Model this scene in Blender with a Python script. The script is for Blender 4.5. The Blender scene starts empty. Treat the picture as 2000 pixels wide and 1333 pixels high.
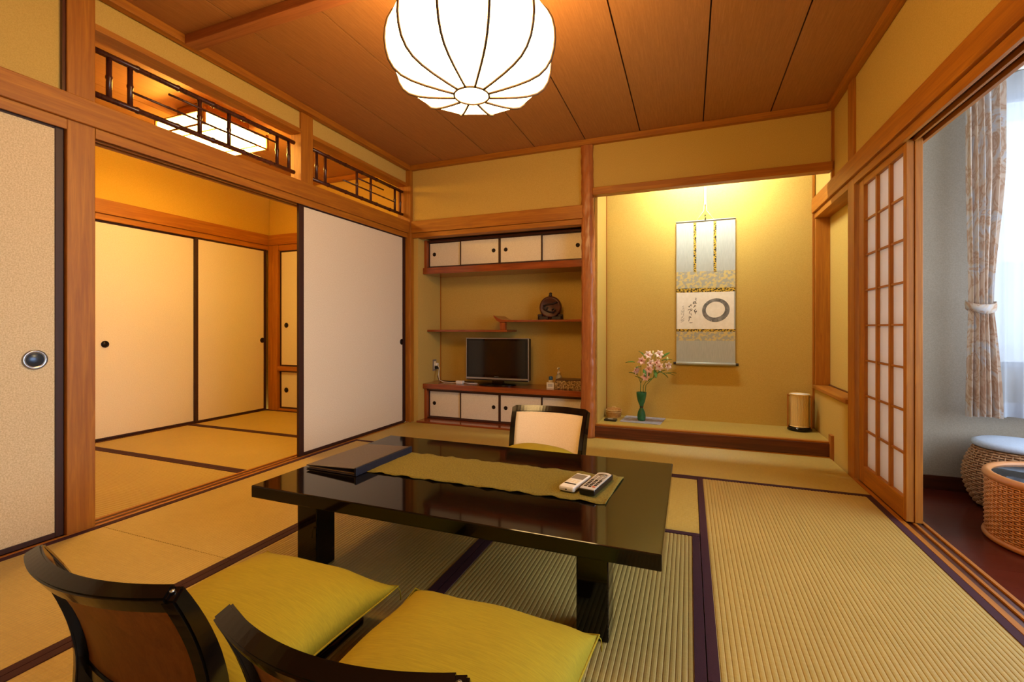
import bpy, bmesh, math, random
from mathutils import Vector, Matrix, Euler
random.seed(7)
PI = math.pi
scene = bpy.context.scene
col = scene.collection

# ------------------------------------------------------------------ camera, world, light, exposure
cam_d = bpy.data.cameras.new('camera')
cam = bpy.data.objects.new('camera', cam_d)
col.objects.link(cam)
cam.location = (0, 0, .92)
cam.rotation_euler = (PI/2, 0, math.atan2(346, 895))
cam_d.sensor_width = 36
cam_d.lens = 895/2000*36
cam_d.shift_y = -25.5/2000
cam_d.clip_start = .02
scene.camera = cam

world = bpy.data.worlds.new('sky')
scene.world = world
world.use_nodes = True
bg = world.node_tree.nodes['Background']
bg.inputs[0].default_value = (.75, .865, 1.0, 1)
SKY = 8.5
bg.inputs[1].default_value = SKY

def portal(name, loc, rot, sx, sy):
    d = bpy.data.lights.new(name, 'AREA')
    d.shape = 'RECTANGLE'
    d.size = sx
    d.size_y = sy
    d.cycles.is_portal = True
    o = bpy.data.objects.new(name, d)
    o.location = loc
    o.rotation_euler = rot
    col.objects.link(o)
portal('side_window_portal', (2.56, 1.55, 1.29), (0, PI/2, 0), 1.86, 3.5)
portal('end_window_portal', (2.03, 3.68, 1.50), (-PI/2, 0, 0), .74, 1.64)

scene.view_settings.view_transform = 'Standard'
scene.view_settings.look = 'None'
scene.view_settings.exposure = -0.15
scene.view_settings.gamma = 1
scene.view_settings.use_curve_mapping = False
scene.cycles.use_denoising = True
scene.cycles.max_bounces = 10
scene.cycles.diffuse_bounces = 5
scene.cycles.glossy_bounces = 4
scene.cycles.transmission_bounces = 6
scene.cycles.transparent_max_bounces = 12
scene.cycles.sample_clamp_indirect = 6
scene.cycles.caustics_reflective = False
scene.cycles.caustics_refractive = False

LAMP = 24.5                    # radiance of the paper lantern
LAMPCOL = (1, .61, .22)
ROOM2 = 56.0                   # ceiling light of the side room
TOKO = 520.0                    # fluorescent tube hidden behind the alcove lintel

# ------------------------------------------------------------------ materials
def lin(c):
    return tuple((x/255/12.92 if x/255 <= .04045 else ((x/255+.055)/1.055)**2.4) for x in c) + (1,)

class N:
    def __init__(s, name):
        s.m = bpy.data.materials.new(name)
        s.m.use_nodes = True
        s.t = s.m.node_tree
        s.b = s.t.nodes['Principled BSDF']
        s.out = s.t.nodes['Material Output']
    def n(s, typ, **kw):
        x = s.t.nodes.new(typ)
        for k, v in kw.items():
            if k.startswith('i_'):
                key = k[2:].replace('_', ' ')
                x.inputs[int(key) if key.isdigit() else key].default_value = v
            else:
                setattr(x, k, v)
        return x
    def l(s, a, b):
        s.t.links.new(a, b)
    def coords(s, scale, kind='Object'):
        tc = s.n('ShaderNodeTexCoord')
        mp = s.n('ShaderNodeMapping')
        mp.inputs['Scale'].default_value = scale
        s.l(tc.outputs[kind], mp.inputs[0])
        return mp.outputs[0]
    def ramp(s, fac, stops):
        r = s.n('ShaderNodeValToRGB')
        e = r.color_ramp.elements
        while len(e) < len(stops):
            e.new(.5)
        for i, (p, c) in enumerate(stops):
            e[i].position = p
            e[i].color = c
        s.l(fac, r.inputs[0])
        return r.outputs[0]
    def noise(s, vec, scale, detail=4, rough=.5, dist=0):
        x = s.n('ShaderNodeTexNoise', i_Scale=scale, i_Detail=detail, i_Roughness=rough, i_Distortion=dist)
        s.l(vec, x.inputs['Vector'])
        return x.outputs['Fac']
    def bump(s, h, strength, dist=.002):
        x = s.n('ShaderNodeBump', i_Strength=strength, i_Distance=dist)
        s.l(h, x.inputs['Height'])
        s.l(x.outputs[0], s.b.inputs['Normal'])
    def set(s, **kw):
        for k, v in kw.items():
            s.b.inputs[k.replace('_', ' ')].default_value = v
        return s.m

def plain(name, rgb, rough=.5, metal=0, coat=0, spec=.5, emit=None, es=0):
    k = N(name)
    k.set(Base_Color=lin(rgb), Roughness=rough, Metallic=metal)
    k.b.inputs['Coat Weight'].default_value = coat
    k.b.inputs['Specular IOR Level'].default_value = spec
    if emit:
        k.b.inputs['Emission Color'].default_value = (*emit, 1)
        k.b.inputs['Emission Strength'].default_value = es
    return k.m

def wood(name, dark, light, axis, rough=.5, coat=0, gs=1.0):
    k = N(name)
    sc = [26*gs, 26*gs, 26*gs]
    sc['xyz'.index(axis)] = 1.3*gs
    v = k.coords(sc)
    f = k.noise(v, 1.6, 5, .55, .9)
    fine = k.noise(v, 9, 3, .6, .2)
    c = k.ramp(f, [(.3, lin(dark)), (.52, lin(tuple((a+b)/2 for a, b in zip(dark, light)))), (.72, lin(light))])
    mx = k.n('ShaderNodeMix', data_type='RGBA', blend_type='MULTIPLY')
    mx.inputs[0].default_value = .25
    k.l(c, mx.inputs[6])
    k.l(k.ramp(fine, [(.35, (.55, .5, .45, 1)), (.6, (1, 1, 1, 1))]), mx.inputs[7])
    k.l(mx.outputs[2], k.b.inputs['Base Color'])
    k.bump(fine, .12, .001)
    k.set(Roughness=rough)
    k.b.inputs['Coat Weight'].default_value = coat
    k.b.inputs['Coat Roughness'].default_value = .12
    return k.m

def speckle(name, rgb, rgb2, scale, rough=.9, bump=.25, bd=.001, spec=.3, stretch=(1, 1, 1)):
    k = N(name)
    v = k.coords(stretch)
    f = k.noise(v, scale, 4, .6)
    k.l(k.ramp(f, [(.35, lin(rgb)), (.65, lin(rgb2))]), k.b.inputs['Base Color'])
    k.bump(f, bump, bd)
    k.b.inputs['Specular IOR Level'].default_value = spec
    return k.set(Roughness=rough)

M = {}
HINOKI = ((152, 88, 16), (186, 120, 28))
for a in 'xyz':
    M['wood_'+a] = wood('pale_cedar_'+a, *HINOKI, a)
    M['red_'+a] = wood('red_stained_wood_'+a, (126, 56, 22), (170, 86, 38), a, .22, .5)
    M['walnut_'+a] = wood('dark_brown_wood_'+a, (58, 28, 18), (92, 48, 30), a, .3)
M['kerb'] = wood('dark_red_alcove_kerb', (70, 30, 18), (112, 56, 34), 'x', .3)
M['ceil'] = wood('cedar_veneer_ceiling', (160, 108, 58), (178, 124, 70), 'y', .6, 0, 3)
M['beam'] = wood('ceiling_batten_wood', (150, 88, 46), (178, 112, 62), 'x', .5)
M['gap'] = plain('dark_joint', (40, 18, 8), .9)
M['plaster'] = speckle('sand_plaster', (192, 161, 82), (204, 173, 94), 220, .95, .3)
M['plaster2'] = speckle('ochre_plaster', (204, 166, 62), (214, 176, 74), 220, .95, .3)
M['veranda_wall'] = speckle('grey_wallpaper', (146, 136, 122), (158, 148, 134), 150, .9, .2)
M['offwhite'] = speckle('off_white_ceiling', (215, 210, 200), (222, 218, 208), 100, .9, .1)
M['fusuma'] = speckle('cream_fusuma_paper', (224, 212, 190), (236, 226, 206), 160, .75, .12, .0006)
M['fusuma_gold'] = speckle('flecked_gold_paper', (206, 184, 140), (232, 214, 176), 190, .7, .2, .0006)
M['lacq'] = wood('dark_brown_lacquer_frame', (46, 18, 10), (64, 28, 16), 'z', .55)
M['black'] = plain('black_lacquer', (11, 7, 6), .06, spec=.36)
M['chairlac'] = plain('dark_brown_black_lacquer', (13, 9, 8), .15)
M['blackmat'] = plain('black_satin', (16, 13, 12), .3)
M['chairback'] = wood('brown_wood_back', (120, 72, 40), (146, 92, 54), 'z', .5)
M['chairfab'] = speckle('cream_woven_fabric', (232, 206, 166), (244, 222, 186), 60, .8, .2, .001, .3, (6, 6, .6))
M['bamboo'] = wood('dark_smoked_bamboo', (50, 24, 18), (86, 46, 34), 'z', .25)
M['hikite'] = plain('dark_bronze_pull', (36, 26, 20), .4, .6)
M['hikite_blue'] = plain('blue_steel_cup', (70, 84, 104), .35, .7)
M['silver'] = plain('brushed_silver', (170, 172, 176), .3, .8)
M['heri'] = speckle('dark_purple_cloth_border', (54, 24, 34), (66, 32, 44), 400, .85, .2)
def pane_glass():
    k = N('window_glass')
    tp = k.n('ShaderNodeBsdfTransparent'); gl = k.n('ShaderNodeBsdfGlossy'); gl.inputs['Roughness'].default_value = .02
    m = k.n('ShaderNodeMixShader'); m.inputs[0].default_value = .06
    k.l(tp.outputs[0], m.inputs[1]); k.l(gl.outputs[0], m.inputs[2]); k.l(m.outputs[0], k.out.inputs[0])
    k.t.nodes.remove(k.b)
    return k.m
M['glass'] = pane_glass()
M['alu'] = plain('grey_window_frame', (120, 122, 126), .4, .5)
M['concrete'] = speckle('pale_concrete', (140, 142, 146), (156, 158, 162), 30, .9)
M['white'] = plain('white_plastic', (232, 230, 224), .35)
M['ivory'] = plain('ivory_plastic', (226, 214, 184), .4)
M['greyplate'] = plain('grey_plastic', (130, 122, 112), .45)
M['cordw'] = plain('white_cord', (220, 214, 204), .5)
M['cordb'] = plain('black_cord', (22, 22, 24), .5)

def tatami(name, a, b, axis):
    k = N(name)
    sc = [220, 220, 220]
    sc[1-'xy'.index(axis)] = 14       # rush fibres lie across the ribs
    v = k.coords(sc)
    f = k.noise(v, 1, 3, .6)
    big = k.noise(k.coords((1, 1, 1)), 3, 2)
    mx = k.n('ShaderNodeMix', data_type='RGBA', blend_type='MIX')
    mx.inputs[0].default_value = .35
    k.l(k.ramp(f, [(.3, lin(a)), (.7, lin(b))]), mx.inputs[6])
    k.l(k.ramp(big, [(.3, lin(a)), (.7, lin(b))]), mx.inputs[7])
    k.l(mx.outputs[2], k.b.inputs['Base Color'])
    k.bump(f, .2, .0008)
    k.b.inputs['Specular IOR Level'].default_value = .65
    return k.set(Roughness=.45)
M['tat_x'] = tatami('rush_mat_x', (166, 142, 66), (182, 158, 80), 'x')
M['tat_y'] = tatami('rush_mat_y', (166, 141, 74), (184, 159, 90), 'y')

def fabric(name, a, b, scale=(300, 40, 40)):
    k = N(name)
    f = k.noise(k.coords(scale), 1, 3, .6)
    k.l(k.ramp(f, [(.3, lin(a)), (.7, lin(b))]), k.b.inputs['Base Color'])
    k.bump(f, .22, .0008)
    k.b.inputs['Sheen Weight'].default_value = 0
    return k.set(Roughness=.85)
M['cushion'] = fabric('mustard_slub_cloth', (152, 133, 7), (172, 151, 13), (18, 420, 60))
M['runner'] = fabric('olive_gold_slub_cloth', (92, 80, 14), (132, 116, 34), (160, 160, 20))
M['stoolcush'] = fabric('grey_blue_cloth', (170, 184, 206), (186, 198, 218), (120, 120, 120))
M['vasemat'] = fabric('grey_lilac_mat', (140, 140, 156), (160, 160, 176), (60, 60, 60))

def translucent(name, rgb, trans, transp, tint=(1, 1, 1), wav=0):
    k = N(name)
    d = k.n('ShaderNodeBsdfDiffuse'); d.inputs[0].default_value = lin(rgb)
    t = k.n('ShaderNodeBsdfTranslucent'); t.inputs[0].default_value = lin(rgb)
    m1 = k.n('ShaderNodeMixShader'); m1.inputs[0].default_value = trans
    k.l(d.outputs[0], m1.inputs[1]); k.l(t.outputs[0], m1.inputs[2])
    last = m1
    if transp:
        tp = k.n('ShaderNodeBsdfTransparent'); tp.inputs[0].default_value = (*tint, 1)
        m2 = k.n('ShaderNodeMixShader'); m2.inputs[0].default_value = transp
        k.l(m1.outputs[0], m2.inputs[1]); k.l(tp.outputs[0], m2.inputs[2])
        last = m2
    k.l(last.outputs[0], k.out.inputs[0])
    k.t.nodes.remove(k.b)
    return k.m
M['sheer'] = translucent('white_sheer_voile', (226, 232, 244), .55, .34, (.96, .98, 1))
M['paper'] = translucent('white_shoji_paper', (244, 240, 238), .6, 0)
def drape_mat():
    k = N('beige_floral_curtain_cloth')
    v = k.coords((5, 5, 3.2))
    f = k.noise(v, 1.6, 3, .6, 1.5)
    c = k.ramp(f, [(.0, lin((216, 196, 178))), (.40, lin((218, 200, 184))), (.47, lin((192, 158, 134))), (.52, lin((214, 198, 182))),
                   (.60, lin((206, 206, 212))), (.66, lin((198, 168, 146))), (.72, lin((222, 206, 190)))])
    d = k.n('ShaderNodeBsdfDiffuse'); t = k.n('ShaderNodeBsdfTranslucent')
    k.l(c, d.inputs[0]); k.l(c, t.inputs[0])
    m = k.n('ShaderNodeMixShader'); m.inputs[0].default_value = .3
    k.l(d.outputs[0], m.inputs[1]); k.l(t.outputs[0], m.inputs[2]); k.l(m.outputs[0], k.out.inputs[0])
    k.t.nodes.remove(k.b)
    return k.m
M['drape'] = drape_mat()

def emitter(name, colr, s, base=(240, 230, 210)):
    return plain(name, base, .8, emit=colr, es=s)
M['lantern'] = emitter('lit_lantern_paper', LAMPCOL, LAMP)
M['lantern_rib'] = plain('dark_brass_wire_rib', (66, 42, 16), .6)
M['room2lamp'] = emitter('lit_square_lamp_paper', (1, .56, .10), ROOM2)
M['tube'] = emitter('lit_fluorescent_tube', (.94, 1, .86), TOKO)

def weave(name, a, b, su, sv, strength=.8):
    k = N(name)
    tc = k.n('ShaderNodeTexCoord')
    mp = k.n('ShaderNodeMapping'); mp.inputs['Scale'].default_value = (su, sv, 1)
    k.l(tc.outputs['UV'], mp.inputs[0])
    w1 = k.n('ShaderNodeTexWave', wave_type='BANDS', bands_direction='X', i_Scale=.5, i_Distortion=.3)
    w2 = k.n('ShaderNodeTexWave', wave_type='BANDS', bands_direction='Y', i_Scale=.5, i_Distortion=.3)
    k.l(mp.outputs[0], w1.inputs[0]); k.l(mp.outputs[0], w2.inputs[0])
    mt = k.n('ShaderNodeMath', operation='MULTIPLY')
    k.l(w1.outputs['Fac'], mt.inputs[0]); k.l(w2.outputs['Fac'], mt.inputs[1])
    nz = k.noise(k.coords((1, 1, 1)), 60, 3)
    k.l(k.ramp(nz, [(.3, lin(a)), (.7, lin(b))]), k.b.inputs['Base Color'])
    k.bump(mt.outputs[0], strength, .004)
    return k.set(Roughness=.5)
M['rattan'] = plain('honey_rattan_cane', (188, 120, 58), .4)
M['wicker'] = weave('woven_wicker', (150, 112, 78), (178, 138, 100), 1, 1)
M['bamboo_slat'] = plain('pale_bamboo', (226, 196, 132), .5)
M['glasstop'] = plain('dark_tabletop_glass', (16, 18, 22), .03)
M['floorred'] = wood('dark_red_floorboards', (70, 22, 14), (96, 36, 24), 'x', .22)

# ------------------------------------------------------------------ mesh helpers
def mk(name, bm, mat, parent=None, loc=None, smooth=False):
    me = bpy.data.meshes.new(name)
    bmesh.ops.recalc_face_normals(bm, faces=bm.faces)
    bm.to_mesh(me); bm.free()
    if smooth:
        for p in me.polygons:
            p.use_smooth = True
    if mat is not None:
        me.materials.append(M[mat] if isinstance(mat, str) else mat)
    o = bpy.data.objects.new(name, me)
    col.objects.link(o)
    if loc:
        o.location = loc
    if parent:
        o.parent = parent
    return o

def empty(name, loc=(0, 0, 0), rz=0, parent=None):
    o = bpy.data.objects.new(name, None)
    o.empty_display_size = .05
    o.location = loc
    o.rotation_euler = (0, 0, rz)
    col.objects.link(o)
    if parent:
        o.parent = parent
    return o

def tag(o, label, cat, group=None, kind=None):
    o['label'] = label
    o['category'] = cat
    if group: o['group'] = group
    if kind: o['kind'] = kind
    return o

def wtag(o, label, cat):
    return tag(o, label, cat, kind='structure')

def bbox(bm, x0, x1, y0, y1, z0, z1, bev=0):
    r = bmesh.ops.create_cube(bm, size=1)
    vs = r['verts']
    for v in vs:
        v.co = Vector(((x0+x1)/2+v.co.x*(x1-x0), (y0+y1)/2+v.co.y*(y1-y0), (z0+z1)/2+v.co.z*(z1-z0)))
    if bev:
        es = list({e for v in vs for e in v.link_edges})
        bmesh.ops.bevel(bm, geom=es, offset=bev, segments=2, profile=.5, affect='EDGES')
    return vs

def box(name, x0, x1, y0, y1, z0, z1, mat, parent=None, bev=0, off=None):
    """box in parent space; its origin sits at its own centre"""
    bm = bmesh.new()
    cx, cy, cz = (x0+x1)/2, (y0+y1)/2, (z0+z1)/2
    bbox(bm, x0-cx, x1-cx, y0-cy, y1-cy, z0-cz, z1-cz, bev)
    return mk(name, bm, mat, parent, (cx, cy, cz))

def copy(o, parent=None, loc=None, rot=None):
    c = o.copy()
    col.objects.link(c)
    c.parent = parent
    if loc is not None: c.location = loc
    if rot is not None: c.rotation_euler = rot
    return c

def lathe(bm, prof, seg=32, cx=0, cy=0, cap=True):
    rings = []
    for r, z in prof:
        rings.append([bm.verts.new((cx+r*math.cos(2*PI*i/seg), cy+r*math.sin(2*PI*i/seg), z)) for i in range(seg)])
    for a, b in zip(rings, rings[1:]):
        for i in range(seg):
            j = (i+1) % seg
            bm.faces.new((a[i], a[j], b[j], b[i]))
    if cap:
        bm.faces.new(list(reversed(rings[0])))
        bm.faces.new(rings[-1])
    return rings

def tube(bm, pts, r, seg=8, closed=False, radii=None):
    pts = [Vector(p) for p in pts]
    n = len(pts)
    rings = []
    up = Vector((0, 0, 1))
    prev = None
    for i, p in enumerate(pts):
        if closed:
            t = (pts[(i+1) % n]-pts[i-1]).normalized()
        else:
            t = (pts[min(i+1, n-1)]-pts[max(i-1, 0)]).normalized()
        if prev is None:
            a = t.cross(up)
            if a.length < 1e-3: a = t.cross(Vector((1, 0, 0)))
        else:
            a = prev-t*prev.dot(t)
        a.normalize(); prev = a
        b = t.cross(a)
        rr = radii[i] if radii else r
        rings.append([bm.verts.new(p+(a*math.cos(2*PI*k/seg)+b*math.sin(2*PI*k/seg))*rr) for k in range(seg)])
    rng = range(n if closed else n-1)
    for i in rng:
        A, B = rings[i], rings[(i+1) % n]
        for k in range(seg):
            m = (k+1) % seg
            bm.faces.new((A[k], A[m], B[m], B[k]))
    if not closed:
        bm.faces.new(list(reversed(rings[0]))); bm.faces.new(rings[-1])

def tubeobj(name, pts, r, mat, parent=None, seg=8, closed=False, radii=None):
    bm = bmesh.new()
    tube(bm, pts, r, seg, closed, radii)
    return mk(name, bm, mat, parent, smooth=True)

def prism(bm, poly, z0, z1):
    a = [bm.verts.new((x, y, z0)) for x, y in poly]
    b = [bm.verts.new((x, y, z1)) for x, y in poly]
    n = len(poly)
    bm.faces.new(list(reversed(a))); bm.faces.new(b)
    for i in range(n):
        j = (i+1) % n
        bm.faces.new((a[i], a[j], b[j], b[i]))

def discobj(name, r, t, mat, parent, loc, axis, seg=20, ry=None, prof=None):
    """round plate of radius r standing on its axis"""
    bm = bmesh.new()
    lathe(bm, prof or [(r*.9, 0), (r, t*.4), (r*.96, t)], seg)
    if axis == '+x': rot = Matrix.Rotation(PI/2, 4, 'Y')
    elif axis == '-y': rot = Matrix.Rotation(PI/2, 4, 'X')
    else: rot = Matrix.Identity(4)
    bmesh.ops.transform(bm, matrix=rot, verts=bm.verts)
    return mk(name, bm, mat, parent, loc, True)

# ------------------------------------------------------------------ dimensions
XL, YB, XR, YF = -2.565, 3.83, .94, -.45
ZC = 2.50
KAM, NB, NT = 1.80, 1.845, 1.96        # lintel underside, tie beam underside and top
X2 = -4.42                              # far wall of the side room

# ------------------------------------------------------------------ floors
floor = box('floor', XL-.02, XR, YF, YB, -.09, -.055, 'walnut_y')
wtag(floor, 'rush mat floor of the main room with purple cloth borders', 'floor')

def mat_piece(x0, x1, y0, y1, along, borders, parent):
    """one mat: ribbed rush top, borders on the named edges"""
    g = .0015
    x0 += g; x1 -= g; y0 += g; y1 -= g
    cx, cy = (x0+x1)/2, (y0+y1)/2
    lx, ly = x1-x0, y1-y0
    W, Ln = (lx, ly) if along == 'y' else (ly, lx)
    n = round(W/.0158)
    prof = []
    for i in range(n):
        a = -W/2+W*i/n
        p = W/n
        prof += [(a, -.0022), (a+.16*p, -.0006), (a+.5*p, 0), (a+.84*p, -.0006)]
    prof.append((W/2, -.0022))
    prof = [(-W/2, -.055)]+prof+[(W/2, -.055)]
    bm = bmesh.new()
    rows = []
    for s in (-Ln/2, Ln/2):
        rows.append([bm.verts.new((u, s, z) if along == 'y' else (s, u, z)) for u, z in prof])
    for i in range(len(prof)-1):
        bm.faces.new((rows[0][i], rows[0][i+1], rows[1][i+1], rows[1][i]))
    bm.faces.new(rows[0]); bm.faces.new(list(reversed(rows[1])))
    m = mk('tatami_mat', bm, 'tat_'+along, parent)
    m.matrix_parent_inverse = Matrix.Identity(4)
    m.location = Vector((cx, cy, 0))-parent.location
    bw = .03
    for e in borders:
        if e == 'x0': b = (-lx/2, -lx/2+bw, -ly/2, ly/2)
        if e == 'x1': b = (lx/2-bw, lx/2, -ly/2, ly/2)
        if e == 'y0': b = (-lx/2, lx/2, -ly/2, -ly/2+bw)
        if e == 'y1': b = (-lx/2, lx/2, ly/2-bw, ly/2)
        box('cloth_border', b[0], b[1], b[2], b[3], -.004, .0018, 'heri', m)
    return m
C1, C2, C3, C4, C5 = -2.56, -1.69, -.822, .045, .932
R1, R2, R3, R4 = .44, 2.176, 3.028, 3.828
S1 = 1.295
mat_piece(C1, C2, S1, R3, 'y', ('x0', 'x1'), floor)
mat_piece(C1, C2, YF+.005, S1, 'y', ('x0', 'x1'), floor)
mat_piece(C1, C3, R3, R4, 'x', ('y0',), floor)
mat_piece(C3, C5, R3, R4, 'x', ('y0',), floor)
mat_piece(C4, C5, S1, R3, 'y', ('x0', 'x1'), floor)
mat_piece(C4, C5, YF+.005, S1, 'y', ('x0', 'x1'), floor)
mat_piece(C2, C4, R2, R3, 'x', ('y0', 'y1'), floor)
mat_piece(C2, C3, R1, R2, 'y', ('x0', 'x1'), floor)
mat_piece(C3, C4, R1, R2, 'y', ('x0', 'x1'), floor)
mat_piece(C2, C4, YF+.005, R1, 'x', ('y0', 'y1'), floor)

floor2 = box('floor_side_room', X2-.06, -2.66, .40, 3.90, -.09, -.055, 'walnut_y')
wtag(floor2, 'rush mat floor of the side room behind the open sliding doors', 'floor')
for a, b in ((2.965, 3.825), (2.115, 2.965), (1.265, 2.115), (.415, 1.265)):
    mat_piece(X2, -2.668, a, b, 'x', ('y0', 'y1'), floor2)

floor3 = box('floor_veranda', 1.036, 2.62, YF, 3.61, -.14, -.105, 'floorred')
wtag(floor3, 'dark red polished board floor of the window bay', 'floor')
i = 0
y = YF
while y < 3.60:
    y1 = min(y+.155, 3.61)
    box('floorboard', 1.036-1.828, 2.62-1.828, y+.0006-1.58, y1-.0006-1.58, -.105+.1225, -.08+.1225, 'floorred', floor3)
    y = y1

# ------------------------------------------------------------------ ceilings
ceiling = box('ceiling', XL-.1, XR+.06, YF-.05, YB+.05, ZC+.014, ZC+.05, 'gap')
wtag(ceiling, 'cedar veneer board ceiling with narrow dark joints', 'ceiling')
xs = [-2.66, -2.17, -1.712, -1.257, -.812, -.368, .100, .555, 1.0]
for a, b in zip(xs, xs[1:]):
    o = box('ceiling_board', a+.004, b-.004, YF-.04, YB+.04, ZC, ZC+.016, 'ceil')
    o.parent = ceiling; o.location = o.location-ceiling.location
batten = box('trim_1', XL+.03, XR-.03, 1.665, 1.735, ZC-.05, ZC+.002, 'beam', bev=.003)
wtag(batten, 'wooden batten crossing the boarded ceiling near the lantern', 'batten')
def cornice(n, x0, x1, y0, y1, label, ax):
    wtag(box('trim_%d' % n, x0, x1, y0, y1, 2.455, ZC, 'wood_'+ax, bev=.002), label, 'cornice')
cornice(2, XL-.01, XL+.035, YF, YB, 'wooden cornice above the bamboo transoms', 'y')
cornice(3, XL+.035, XR-.035, YB-.035, YB+.01, 'wooden cornice above the shelves and alcove', 'x')
cornice(4, XR-.035, XR+.01, YF, YB, 'wooden cornice above the paper lattice screen', 'y')

ceil2 = box('ceiling_side_room', X2-.06, -2.69, .40, 3.90, ZC+.014, ZC+.05, 'gap')
wtag(ceil2, 'board ceiling of the side room around the square lamp', 'ceiling')
for k in range(4):
    o = box('ceiling_board', X2-.05+k*.448, X2-.05+(k+1)*.448-.006, .41, 3.89, ZC, ZC+.016, 'ceil')
    o.parent = ceil2; o.location = o.location-ceil2.location
ceil3 = box('ceiling_veranda', XR+.06, 2.62, YF, 3.70, 2.45, 2.50, 'offwhite')
wtag(ceil3, 'plain off-white ceiling over the window bay', 'ceiling')

# ------------------------------------------------------------------ left wall with opening to the side room
wl = wtag(empty('wall_left', (-2.62, 1.7, 0)), 'left wall with tie beam, bamboo transoms and sliding paper doors', 'wall')
def W(parent, name, x0, x1, y0, y1, z0, z1, mat, bev=.002):
    o = box(name, x0, x1, y0, y1, z0, z1, mat, None, bev)
    o.parent = parent
    o.location = o.location-parent.location
    return o
W(wl, 'post', -2.68, XL, 1.18, 1.285, 0, ZC, 'wood_z', .004)
W(wl, 'corner_post', -2.68, XL+.035, 3.805, 3.92, 0, ZC, 'wood_z', .004)
W(wl, 'tie_beam', -2.60, XL+.018, YF, YB-.02, NB, NT, 'wood_y', .004)
W(wl, 'tie_beam', -2.70, -2.645, 1.18, YB-.02, NB, NT, 'wood_y', .004)
# lintel with two grooves
for a, b in ((-2.575, XL), (-2.622, -2.608), (-2.675, -2.655)):
    W(wl, 'lintel_lip', a, b, 1.285, 3.805, KAM, NB, 'wood_y', .001)
    W(wl, 'lintel_lip', a, b, YF, 1.18, KAM, NB, 'wood_y', .001)
W(wl, 'lintel', -2.675, XL-.002, 1.285, 3.805, KAM+.018, NB+.01, 'walnut_y', 0)
W(wl, 'lintel', -2.675, XL-.002, YF, 1.18, KAM+.018, NB+.01, 'walnut_y', 0)
W(wl, 'transom_sill', -2.665, -2.575, 1.285, 3.805, NT-.03, NT-.002, 'wood_y', .001)
W(wl, 'strut', -2.665, -2.567, 2.494, 2.603, NT, ZC, 'wood_z', .003)
for a, b in ((1.285, 2.494), (2.603, 3.805)):
    W(wl, 'transom_head', -2.675, XL-.004, a, b, 2.305, 2.335, 'wood_y', .002)
    W(wl, 'plaster_panel', -2.66, -2.585, a, b, 2.335, ZC, 'plaster', 0)
W(wl, 'plaster_panel', -2.66, -2.59, YF, 1.17, NT-.01, ZC, 'plaster', 0)
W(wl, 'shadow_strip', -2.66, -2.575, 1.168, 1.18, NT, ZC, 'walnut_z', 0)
W(wl, 'backing_panel', -2.72, -2.70, YF, 1.19, 0, ZC, 'plaster', 0)
# threshold
W(wl, 'threshold', -2.668, XL+.003, YF, 3.805, -.05, -.003, 'walnut_y', .001)
for a, b in ((-2.58, XL+.003), (-2.622, -2.61), (-2.668, -2.652)):
    W(wl, 'threshold_ridge', a, b, YF, 3.805, -.004, .002, 'wood_y', .0008)

# sliding paper doors
def fusuma(name, x, y0, y1, z0, z1, paper, label, pull, pmat, big=False, face='+x', st=.022, rail=.016, th=.02):
    """panel in a plane facing +x (y0..y1) or -y (y0..y1 taken as x range, x as the y position)"""
    w, h = y1-y0, z1-z0
    e = wtag(empty(name, (x, (y0+y1)/2, z0) if face == '+x' else ((y0+y1)/2, x, z0)), label, 'sliding door')
    if face == '-y': e.rotation_euler = (0, 0, -PI/2)
    box('paper_panel', -th+.004, -.004, -w/2+st*.8, w/2-st*.8, rail*.8, h-rail*.8, paper, e)
    for s in (-1, 1):
        box('stile', -th, 0, s*w/2-(st if s > 0 else 0), s*w/2+(st if s < 0 else 0), 0, h, 'lacq', e, .002)
    box('rail', -th, 0, -w/2+st, w/2-st, 0, rail, 'lacq', e, .002)
    box('rail', -th, 0, -w/2+st, w/2-st, h-rail, h, 'lacq', e, .002)
    if pull:
        py, pz = pull
        r = .042 if big else .028
        p = discobj('door_pull', r, .006, 'silver' if big else 'hikite', e, (-.004, py, pz-z0), '+x', 24,
                    prof=[(r, 0), (r, .004), (r*.8, .006), (r*.74, .003), (.0005, .003)])
        discobj('pull_cup', r*.72, .003, pmat, p, (.0015, 0, 0), '+x', 24, prof=[(r*.72, 0), (r*.7, .002), (.0005, .0022)])
    return e
fusuma('door_1', -2.585, -.10, 1.178, .003, KAM+.015, 'fusuma_gold', 'flecked cream sliding door with large blue-grey oval pull', (1.083-.539, .785), 'hikite_blue', True, st=.03, rail=.022)
fusuma('door_2', -2.585, 2.49, 3.80, .003, KAM+.015, 'fusuma', 'white paper sliding door beside the television shelves', (3.742-3.145, .786), 'hikite', st=.046, rail=.022)

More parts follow.
